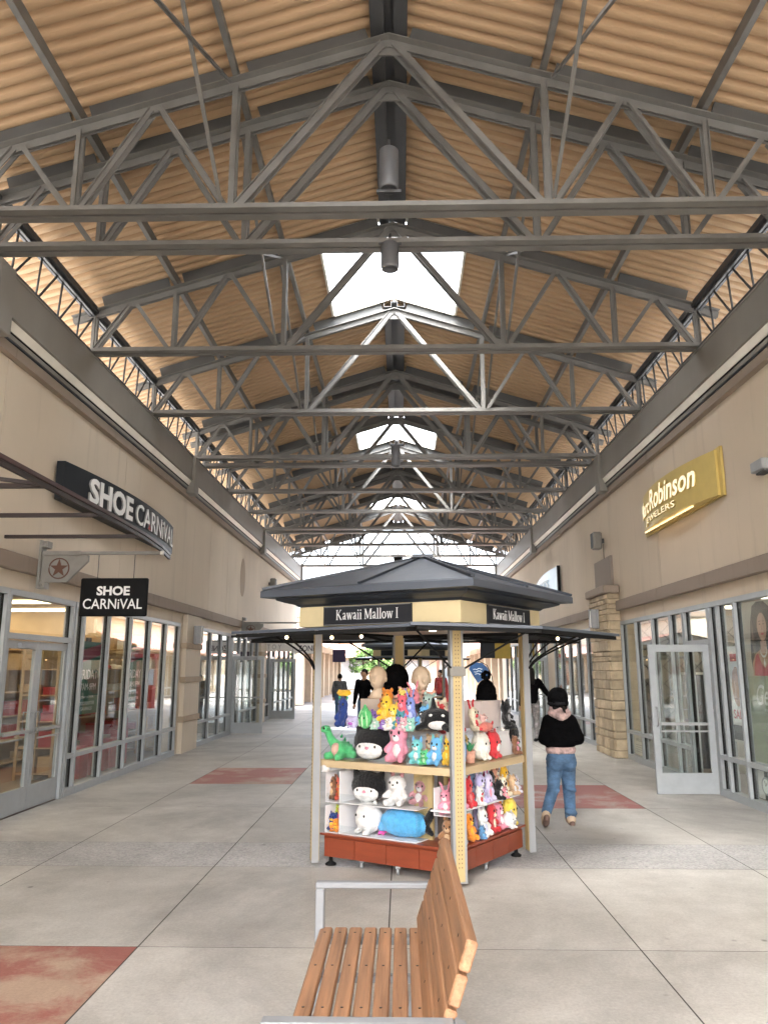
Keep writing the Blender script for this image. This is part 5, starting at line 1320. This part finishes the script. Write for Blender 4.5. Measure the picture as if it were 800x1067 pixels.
for k,lb,s,d,h,w,c,c2 in (('bear','grey and white plush at the corner post on the cherry base',.14,.10,.19,.11,GY,WH),('bear','orange bear plush on the cherry base, right face',.28,.10,.24,.14,OR,YE),('bear','small blue plush between the orange and white plush',.37,.06,.10,.08,(.1,.25,.45),BL),('cat','white cat plush with pale blue body on the cherry base',.46,.10,.24,.15,WH,(.6,.65,.85)),
 ('bear','red plush with cream feet on the cherry base, right face',.60,.12,.22,.13,RD,CR),('bunny','big pink plush on the cherry base, right face',.73,.13,.24,.16,PK,WH),('round','white round plush in front of the pink one',.79,.07,.12,.11,WH,GY),('round','yellow smiling plush by the right post on the cherry base',.885,.13,.24,.15,(.85,.65,.10),(.9,.7,.2)),('bear','green plush tucked behind the pink one',.66,.2,.25,.12,LG,CR),('bear','amber plush behind the yellow one',.82,.2,.25,.11,OR,CR)):
    plush(k,lb,1,s,d,.273,h,w,c,c2)

# ------------------------------------------------------------------ people
def person(label,loc,rz,J,cl,scale=1,voxel=.012,bag=None):
    """J: joints (facing +y); cl: list of clothing pieces made from (name, material, parts)"""
    t=thing('person',label,'person',loc,rz); b=MB()
    for q in ('l','r'):
        limb(b,[J['sh'+q],J['el'+q],J['wr'+q]],[.05,.042,.03]); limb(b,[J['hp'+q],J['kn'+q],J['an'+q]],[.085,.058,.04])
        limb(b,[J['an'+q],J['to'+q]],[.038,.03])
        w=Vector(J['wr'+q]); e=Vector(J['el'+q]); d=(w-e).normalized(); side=d.cross(Vector((0,0,1)))
        if side.length<.1: side=Vector((1,0,0))
        side.normalize(); nz=side.cross(d)
        limb(b,[w,w+d*.075],[.03,.036],.35)
        for k,(o,l) in enumerate(((-.03,.062),(-.01,.074),(.011,.07),(.031,.052))):
            p=w+d*.085+side*o; limb(b,[p,p+d*l*.55-nz*.008,p+d*l*.9-nz*.026],[.0105,.0095,.008],.5)
        sgn=-1 if q=='l' else 1
        p=w+d*.03-side*sgn*.03; limb(b,[p,p+d*.035-side*sgn*.03,p+d*.062-side*sgn*.028-nz*.01],[.012,.011,.009],.5)
    bs=.62+.38*min(1,(J['hed'][2]-1.3)/.28) if J['hed'][2]<1.58 else 1
    limb(b,[J['pel'],J['che'],J['nek']],[.115*bs,.125*bs,.055]); limb(b,[J['shl'],J['shr']],[.055,.055])
    h=Vector(J['hed']); fd=Vector(J.get('look',(0,1,0))).normalized(); sd=Vector((fd.y,-fd.x,0))
    limb(b,[J['nek'],h+Vector((0,0,-.09))],[.052,.05])
    b.sphere(h+Vector((0,0,.02)),(.078,.092,.10)); b.sphere(h+fd*.03+Vector((0,0,-.06)),(.058,.065,.065))
    limb(b,[h+fd*.092+Vector((0,0,.01)),h+fd*.11+Vector((0,0,-.03))],[.01,.015],.4)
    for q in (-1,1): b.sphere(h+sd*q*.078+Vector((0,0,-.01)),(.014,.022,.03))
    blob('body',b,voxel*.75,M['skin'],t,2)
    for q in (-1,1): e=MB(); e.sphere(h+fd*.083+sd*q*.03+Vector((0,0,.012)),.012,8,6); e.build('eye',M['eye'],t,True)
    e=MB(); limb(e,[h+fd*.088+sd*.022+Vector((0,0,-.068)),h+fd*.088-sd*.022+Vector((0,0,-.068))],[.007,.007],.5); e.build('mouth',M['redtop'],t,True)
    for name,mat,parts in cl:
        c=MB()
        for pr in parts:
            if pr[0]=='limb': limb(c,pr[1],pr[2])
            else: c.sphere(pr[1],pr[2],14,10)
        blob(name,c,voxel,mat,t,4)
    t.scale=(scale,)*3
    return t
# woman walking away
J=dict(pel=(0,0,.74),che=(0,-.005,1.0),nek=(0,-.005,1.17),shl=(-.125,-.01,1.115),shr=(.125,-.01,1.115),ell=(-.19,-.05,.93),elr=(.195,-.04,.93),wrl=(-.13,.14,.90),wrr=(.13,.14,.90),
 hpl=(-.075,0,.70),hpr=(.075,0,.70),knl=(-.10,-.01,.40),knr=(.085,.04,.38),anl=(-.245,-.22,.145),anr=(.085,.02,.075),tol=(-.23,-.10,.03),tor=(.095,.16,.03),hed=(-.005,.02,1.315),look=(-.1,1,0))
person('person in black sweater, pink hood, blue jeans and black knit hat, walking away',(1.80,9.12,0),.05,J,[
 ('jeans',M['jeans'],[('limb',[J['hpl'],J['knl'],(-.232,-.195,.175)],[.098,.073,.058]),('limb',[(-.13,-.06,.36),(-.07,-.07,.38)],[.03,.03]),('limb',[(.05,-.035,.40),(.12,-.03,.37)],[.035,.035]),('limb',[(.04,-.04,.15),(.12,-.03,.13)],[.032,.032]),('limb',[J['hpr'],J['knr'],(.085,.022,.085)],[.098,.075,.062]),('ball',(0,-.02,.72),(.165,.125,.12)),('ball',(-.07,-.05,.67),(.095,.095,.10)),('ball',(.07,-.05,.67),(.095,.095,.10))]),
 ('shirt_hem',M['cloudpink'],[('ball',(0,-.01,.81),(.178,.142,.055)),('ball',(0,-.01,.785),(.172,.138,.045))]),
 ('sweater',M['knit'],[('ball',(0,-.01,.89),(.195,.155,.085)),('ball',(0,-.01,.97),(.2,.16,.11)),('ball',(0,-.015,1.06),(.195,.15,.10)),('limb',[(-.10,-.015,1.10),(.10,-.015,1.10)],[.088,.088]),('limb',[J['shl'],J['ell'],(-.145,.10,.90)],[.08,.076,.062]),('limb',[J['shr'],J['elr'],(.145,.10,.90)],[.08,.076,.062]),('limb',[(-.17,-.10,.86),(-.05,-.13,.90),(.16,-.09,.93)],[.03,.035,.03]),('limb',[(-.12,-.11,1.0),(.08,-.14,1.04)],[.025,.03])]),
 ('hood',M['cloudpink'],[('limb',[(-.10,-.03,1.205),(-.05,-.085,1.185),(.0,-.105,1.165),(.05,-.085,1.185),(.10,-.03,1.205)],[.038,.042,.046,.042,.038]),('limb',[(-.075,.0,1.245),(0,-.055,1.235),(.075,.0,1.245)],[.045,.05,.045])]),
 ('knit_hat',M['knit'],[('ball',(-.005,.01,1.37),(.120,.128,.125)),('ball',(-.0,.0,1.405),(.108,.115,.09)),('limb',[(-.06,-.0,1.32),(.06,-.0,1.32)],[.06,.06]),('limb',[(-.045,-.055,1.32),(.045,-.055,1.32)],[.055,.055])]),
 ('hat_cuff',M['knitcuff'],[('limb',[(.101*cos(a_)-.005,.108*sin(a_)+.005,1.312) for a_ in [2*pi*k_/16 for k_ in range(17)]],[.024]*17)]),
 ('sole',M['sole'],[('limb',[(.085,-.045,.018),(.098,.17,.016)],[.036,.032])]),
 ('hair',M['hair'],[('limb',[(.03,-.085,1.27),(.055,-.12,1.17)],[.022,.012]),('limb',[(-.06,-.055,1.27),(.06,-.055,1.27)],[.03,.03])]),
 ('shoe',M['boot'],[('limb',[(-.247,-.235,.145),(-.243,-.18,.10),(-.23,-.09,.04)],[.05,.053,.042])]),
 ('shoe',M['boot'],[('limb',[(.085,-.01,.055),(.098,.16,.042)],[.056,.045])]),
 ('sole',M['sole'],[('limb',[(-.25,-.272,.125),(-.245,-.21,.065),(-.235,-.135,.027)],[.036,.042,.03])]),
])
def standing(h=1.7,arms=None):
    k=h/1.7; f=lambda *p: tuple(c*k for c in p)
    J=dict(pel=f(0,0,.93),che=f(0,0,1.22),nek=f(0,0,1.42),shl=f(-.18,0,1.38),shr=f(.18,0,1.38),ell=f(-.25,-.02,1.1),elr=f(.25,-.02,1.1),wrl=f(-.25,.08,.86),wrr=f(.25,.08,.86),hpl=f(-.09,0,.9),hpr=f(.09,0,.9),knl=f(-.1,.02,.48),knr=f(.1,.02,.48),anl=f(-.1,0,.08),anr=f(.1,0,.08),tol=f(-.11,.15,.03),tor=f(.11,.15,.03),hed=f(0,.02,1.585))
    J.update(arms or {}); return J
def outfit(J,top,legs,shoe,hair,long=False):
    z=lambda n,dz: (J[n][0],J[n][1],J[n][2]+dz)
    c=[('trousers',legs,[('limb',[J['hpl'],J['knl'],z('anl',.04)],[.11,.08,.065]),('limb',[J['hpr'],J['knr'],z('anr',.04)],[.11,.08,.065]),('ball',J['pel'],(.17,.13,.12))]),
     ('jacket',top,[('limb',[z('pel',.05),J['che']],[.16,.165]),('limb',[(J['shl'][0]*.6,0,J['shl'][2]-.06),(J['shr'][0]*.6,0,J['shr'][2]-.06)],[.12,.12]),('limb',[J['shl'],J['ell'],J['wrl']],[.085,.07,.05]),('limb',[J['shr'],J['elr'],J['wrr']],[.085,.07,.05]),('limb',[(-.06,0,J['nek'][2]),(.06,0,J['nek'][2])],[.05,.05])]),
     ('shoe',shoe,[('limb',[J['anl'],J['tol']],[.055,.045])]),('shoe',shoe,[('limb',[J['anr'],J['tor']],[.055,.045])]),
     ('hair',hair,[('ball',(J['hed'][0],J['hed'][1]-.015,J['hed'][2]+.045),(.09,.1,.10))]+([('limb',[(0,-.06,J['hed'][2]),(0,-.09,J['hed'][2]-.22)],[.075,.06])] if long else []))]
    return c
J2=standing(1.72,dict(elr=(.36,.05,1.18),wrr=(.55,.18,1.02)))
person('person in black jacket and grey print trousers reaching out behind the kiosk post',(3.12,19.0,0),.2,J2,outfit(J2,M['knit'],M['camo'],M['rubber'],M['hair'],True))
J3=standing(1.68,dict(ell=(-.3,.05,1.15),wrl=(-.28,.25,1.05),look=(.5,-1,0)))
person('person in black top with dark hair standing behind the kiosk at the left mannequin head',(-.93,20.0,0),2.8,J3,outfit(J3,M['knit'],M['jeans'],M['rubber'],M['hair']))
J4=standing(1.5)
person('distant person in grey coat and jeans walking away along the left shops',(-2.15,27.5,0),0,J4,outfit(J4,M['greycoat'],M['jeans'],M['rubber'],M['hair']))
J5=standing(1.65)
person('distant person in red top beside the farther kiosk',(1.35,27.0,0),2.4,J5,outfit(J5,M['hivisred'],M['darkcard'],M['rubber'],M['hair']))

# ------------------------------------------------------------------ bench
bench=thing('park_bench','slatted brown bench with silver arm frames in the foreground, facing left','bench',(-.1,3.35,0))
BY0,BY1=2.60,4.12
for k in range(7):
    m=MB(); x=-.405+k*.073; z=.452-.012*k/6*0
    m.box(x,x+.061,BY0+.03,BY1,z-.034,z,bev=.006)
    b_=m.build('seat_slat',M['wood'],bench)
    m=MB()
    for y in (2.78,3.2,3.62,4.04): m.lathe([(0,.0),(.006,.0),(.006,.0012),(0,.0012)],(x+.03,y,z),8)
    m.build('screw',M['screw'],b_)
dirv=Vector((.135,0,.39)).normalized(); nrm=Vector((-dirv.z,0,dirv.x))
for k in range(4):
    c=Vector((.085,0,.49))+dirv*(.05+k*.103)
    m=MB(); m.box(-.047,.047,BY0-.0,BY1-.03,-.019,.019,bev=.006)
    # local x runs up the back, local z is the front normal
    Mx=Matrix(((dirv.x,0,nrm.x,c.x),(0,1,0,0),(dirv.z,0,nrm.z,c.z),(0,0,0,1)))
    m.xf(Mx); b_=m.build('back_slat',M['wood'],bench)
    m=MB()
    for y in (2.78,3.2,3.62,4.04): m.lathe([(0,.0),(.006,.0),(.006,.0012),(0,.0012)],(0,y,.019),8)
    m.xf(Mx); m.build('screw',M['screw'],b_)
for y in (BY0-.02,BY1+.0):
    m=MB(); w=.055; pb=Vector((.085,0,.49))-nrm*.03
    m.box(-.43,-.385,y-w/2,y+w/2,0,.632,bev=.006); m.box(-.43,.155,y-w/2+.001,y+w/2-.001,.6325,.66,bev=.005)
    m.bar((.03,y,.0),(.11,y,.47),.05,.04,up=(1,0,0)); m.bar((.11,y,.46),(.175,y,.655),.05,.035,up=(1,0,0))
    m.box(-.384,.1,y-w/2+.002,y+w/2-.002,.38,.414)
    m.build('arm_frame',M['frame'],bench)
for y in (3.2,3.62):
    m=MB(); m.box(-.40,.10,y-.02,y+.02,.39,.416); m.bar((.10,y,.40),(.24,y,.82),.04,.012,up=(1,0,0)); m.build('support_rail',M['frame'],bench)
m=MB(); m.box(-.18,-.14,BY0+.03,BY1-.03,.355,.385); m.build('under_rail',M['frame'],bench)

# ------------------------------------------------------------------ beyond the canopy
def far_row(label,x,s,y0,y1,h,awn,mat):
    t=thing('shop_building',label,'building',(x,(y0+y1)/2,0))
    m=MB(); m.box(x,x+s*9,y0,y1,2.7,h); m.box(x+s*.3,x+s*9,y0,y1,0,2.699); m.build('wall',mat,t)
    m=MB(); m.box(x-s*.15,x+s*9.1,y0-.1,y1+.1,h+.002,h+.25); m.build('cornice',M['trim'],t)
    n=int((y1-y0)/3.2)
    for k in range(n+1):
        y=y0+.3+k*(y1-y0-.6)/n; m=MB(); m.box(x-s*.25,x+s*.28,y-.3,y+.3,0,2.69); m.build('pier',M['quoin'],t)
    for k in range(n):
        ya=y0+.65+k*(y1-y0-.6)/n; yb=ya+(y1-y0-.6)/n-.7
        m=MB(); 
        for z in (.0,.5,2.5): m.box(x+s*.1,x+s*.18,ya,yb,z,z+.08)
        for q in range(4): yy=ya+q*(yb-ya-.06)/3; m.box(x+s*.099,x+s*.181,yy,yy+.06,.081,2.5)
        f=m.build('window_frame',M['alupaint'],t); m=MB(); m.box(x+s*.13,x+s*.14,ya+.01,yb-.01,.09,2.49); m.build('pane',M['shinyglass'],f)
    if awn:
        m=MB(); m.add([(x-s*1.4,y0,2.75),(x-s*1.4,y1,2.75),(x,y1,3.5),(x,y0,3.5),(x-s*1.4,y0,2.69),(x-s*1.4,y1,2.69),(x,y1,3.44),(x,y0,3.44)],[(0,1,2,3),(7,6,5,4),(0,4,5,1),(3,2,6,7),(0,3,7,4),(1,5,6,2)]); m.build('tiled_awning',M['pinktile'],t)
    return t
far_row('far left shop row with pink tiled awning beyond the canopy end',-5.0,-1,38,62,4.2,True,M['stucco2'])
far_row('far right shop row with tan piers beyond the canopy end',5.2,1,36.5,60,4.2,True,M['stucco'])
t=thing('shop_building','low pale shop building closing the far end of the walk','building',(0,66,0))
m=MB(); m.box(-9,9,66,70,2.6,3.8); m.box(-9,9,66.2,70,0,2.599); m.build('wall',M['stucco2'],t)
m=MB(); m.box(-9.1,9.1,65.8,70.1,3.802,4.0); m.build('cornice',M['trim'],t)
for k in range(7): x=-8.4+k*2.8; m=MB(); m.box(x-.3,x+.3,65.9,66.19,0,2.59); m.build('pier',M['quoin'],t)
for k in range(6): x=-7.0+k*2.8; m=MB(); m.box(x-.95,x+.95,66.1,66.18,.05,2.4); m.build('window',M['grey'],t)
m=MB(); m.add([(-5.5,64.6,2.7),(5.5,64.6,2.7),(5.5,65.98,3.4),(-5.5,65.98,3.4),(-5.5,64.6,2.64),(5.5,64.6,2.64),(5.5,65.98,3.34),(-5.5,65.98,3.34)],[(0,1,2,3),(7,6,5,4),(0,4,5,1),(3,2,6,7),(0,3,7,4),(1,5,6,2)]); m.build('tiled_awning',M['pinktile'],t)
def tree(x,y,h,r,label,seed):
    t=thing('broadleaf_tree',label,'tree',(x,y,0),group='trees past the shops'); rr=random.Random(seed)
    m=MB(); m.tube([(0,0,0),(.05,0,h*.25),(-.05,.05,h*.5),(0,0,h*.75)],[.18,.14,.1,.03],10)
    tips=[]
    for k in range(9):
        a=rr.uniform(0,6.28); z0=h*rr.uniform(.3,.6); q=(cos(a)*r*rr.uniform(.4,.8),sin(a)*r*rr.uniform(.4,.8),z0+h*rr.uniform(.1,.3)); m.tube([(0,0,z0),(q[0]*.5,q[1]*.5,(z0+q[2])/2+.1),q],[.07,.045,.015],6); tips.append(q)
    m.build('trunk',M['bark'],t,True)
    m=MB()
    cl=[(q[0],q[1],q[2]) for q in tips]+[(rr.uniform(-.6,.6)*r,rr.uniform(-.6,.6)*r,h*rr.uniform(.5,.95)) for _ in range(16)]
    for c in cl:
        cr=r*rr.uniform(.22,.42)
        for q in range(120):
            a=rr.uniform(0,6.28);e=rr.uniform(-1,1);rad=cr*rr.random()**.4; p=Vector((c[0]+rad*cos(a)*math.sqrt(1-e*e),c[1]+rad*sin(a)*math.sqrt(1-e*e),c[2]+rad*e*.8))
            u=Vector((rr.uniform(-1,1),rr.uniform(-1,1),rr.uniform(-1,1))).normalized()*.11; v=u.cross(Vector((rr.uniform(-1,1),rr.uniform(-1,1),rr.uniform(-1,1)))).normalized()*.05
            m.add([p-u,p+v,p+u,p-v],[(0,1,2,3)])
    m.build('crown',M['leafA'],t,True)
for k,(x,y,h,r) in enumerate(((-2.9,60,3.4,1.3),(-.9,61,3.0,1.2))):
    tree(x,y,h,r,'broadleaf tree at the far end of the walk, %s'%(['seen left of the vendor','behind the left mannequin head'][k]),k+3)
def blade(x,y,z0,z1,w,mat,label,s):
    t=thing('blade_sign',label,'sign',(x,y,z0)); m=MB(); m.box(x-w/2,x+w/2,y-.02,y+.02,z0,z1,bev=.008); m.build('board',mat,t)
    m=MB(); m.tube([(x+s*w*.9,y,z1+.1),(x-s*w*.4,y,z1+.1)],.02,6); m.tube([(x-w*.3,y,z1),(x-w*.3,y,z1+.1)],.008,5); m.tube([(x+w*.3,y,z1),(x+w*.3,y,z1+.1)],.008,5); m.build('hanger',M['bracket'],t)
blade(3.25,29.5,2.1,2.7,.55,M['navy'],'dark blue blade sign hanging from the far right shops',1)
blade(3.95,31.0,2.1,2.75,.75,M['yellowsign'],'yellow blade sign hanging from the far right shops',1)
blade(-2.62,33.0,1.98,2.5,.55,M['purple'],'purple blade sign by the far left shops',-1)
t=thing('feather_flag','blue teardrop flag with white scribble standing by the right walk','flag',(2.05,17.0,0)); FLX=-.17
m=MB(); m.tube([(x_+FLX,17,z_) for x_,z_ in ((2.22,0),(2.2,.9),(2.12,1.55),(2.02,1.78),(1.86,1.86),(1.72,1.84))],[.014,.012,.01,.009,.008,.007],8); m.lathe([(0,0),(.18,0),(.18,.02),(.03,.05),(0,.05)],(2.22+FLX,17,0),14); m.build('pole',M['rubber'],t)
m=MB(); pl=[(1.63,1.70),(1.68,1.79),(1.78,1.845),(1.92,1.82),(2.02,1.74),(2.085,1.6),(2.0,1.52),(1.9,1.46),(1.82,1.4),(1.75,1.5)]
m.xprism(pl,lambda a,b:(a+FLX,17.012,b),lambda a,b:(a+FLX,17.0,b)); fl_=m.build('flag_cloth',M['flagblue'],t)
rw=random.Random(4)
for k in range(3):
    m=MB(); pts=[(1.72+FLX+.02*q+.02*k,16.992,1.70-.055*k+rw.uniform(-.015,.015)) for q in range(11-k*2)]; m.tube(pts,.008,5); m.build('white_scribble',M['signblue'],fl_)
t=thing('red_stall','red and blue sale stall front beyond the kiosk, right of the walk','stall',(2.1,34.5,0))
m=MB(); m.box(1.7,2.4,34.4,34.9,0,1.0); m.build('counter',M['hivisred'],t); m=MB(); m.box(1.65,2.5,34.3,35.0,2.1,2.35); m.build('header',M['hivisred'],t)
m=MB(); m.box(1.55,1.65,34.4,34.5,1.0,2.1); m.box(2.35,2.45,34.4,34.5,1.0,2.1); m.build('post',M['pinktile'],t); m=MB(); m.box(1.75,2.25,34.6,34.65,1.002,1.7); m.build('display',M['signblue'],t)

# ------------------------------------------------------------------ light, sky, camera
w=bpy.data.worlds.new('World'); scn.world=w; w.use_nodes=True; nt=w.node_tree; nt.nodes.clear()
o=nt.nodes.new('ShaderNodeOutputWorld'); bg=nt.nodes.new('ShaderNodeBackground'); sk=nt.nodes.new('ShaderNodeTexSky')
EL,AZ=R(52),R(205)      # sun direction: behind the camera, a little to the left
sk.sky_type='NISHITA'; sk.sun_disc=False; sk.sun_elevation=EL; sk.sun_rotation=AZ; sk.air_density=1.0; sk.dust_density=5.0; sk.ozone_density=1.0
hs=nt.nodes.new('ShaderNodeHueSaturation'); hs.inputs['Saturation'].default_value=.42; hs.inputs['Value'].default_value=1.0
nt.links.new(sk.outputs[0],hs.inputs['Color']); nt.links.new(hs.outputs[0],bg.inputs[0]); bg.inputs[1].default_value=.13; nt.links.new(bg.outputs[0],o.inputs[0])
sun=bpy.data.lights.new('sun','SUN'); sun.energy=.9; sun.angle=R(20); sun.color=(1,.98,.95)
so=bpy.data.objects.new('sun',sun); col.objects.link(so)
d=Vector((sin(AZ)*cos(EL),cos(AZ)*cos(EL),sin(EL)))       # towards the sun
so.rotation_euler=d.to_track_quat('Z','Y').to_euler()
cam=bpy.data.cameras.new('camera'); co=bpy.data.objects.new('camera',cam); col.objects.link(co)
cam.sensor_fit='AUTO'; cam.sensor_width=36; cam.lens=36*800/1067; cam.clip_end=1000; cam.clip_start=.05
r_=Vector((.99976,.02204,0)); u_=Vector((.00441,-.20019,.97975)); f_=Vector((-.02159,.97951,.20024))
co.matrix_world=Matrix(((r_.x,u_.x,-f_.x,0),(r_.y,u_.y,-f_.y,0),(r_.z,u_.z,-f_.z,1.7),(0,0,0,1)))
scn.camera=co
vs=scn.view_settings; vs.view_transform='Standard'; vs.look='None'; vs.gamma=1; vs.use_curve_mapping=False; vs.exposure=4.0
scn.render.engine='CYCLES'; scn.cycles.max_bounces=10; scn.cycles.diffuse_bounces=5; scn.cycles.transparent_max_bounces=24; scn.cycles.glossy_bounces=4; scn.cycles.sample_clamp_indirect=6

bpy.data.scenes.remove(tmp)
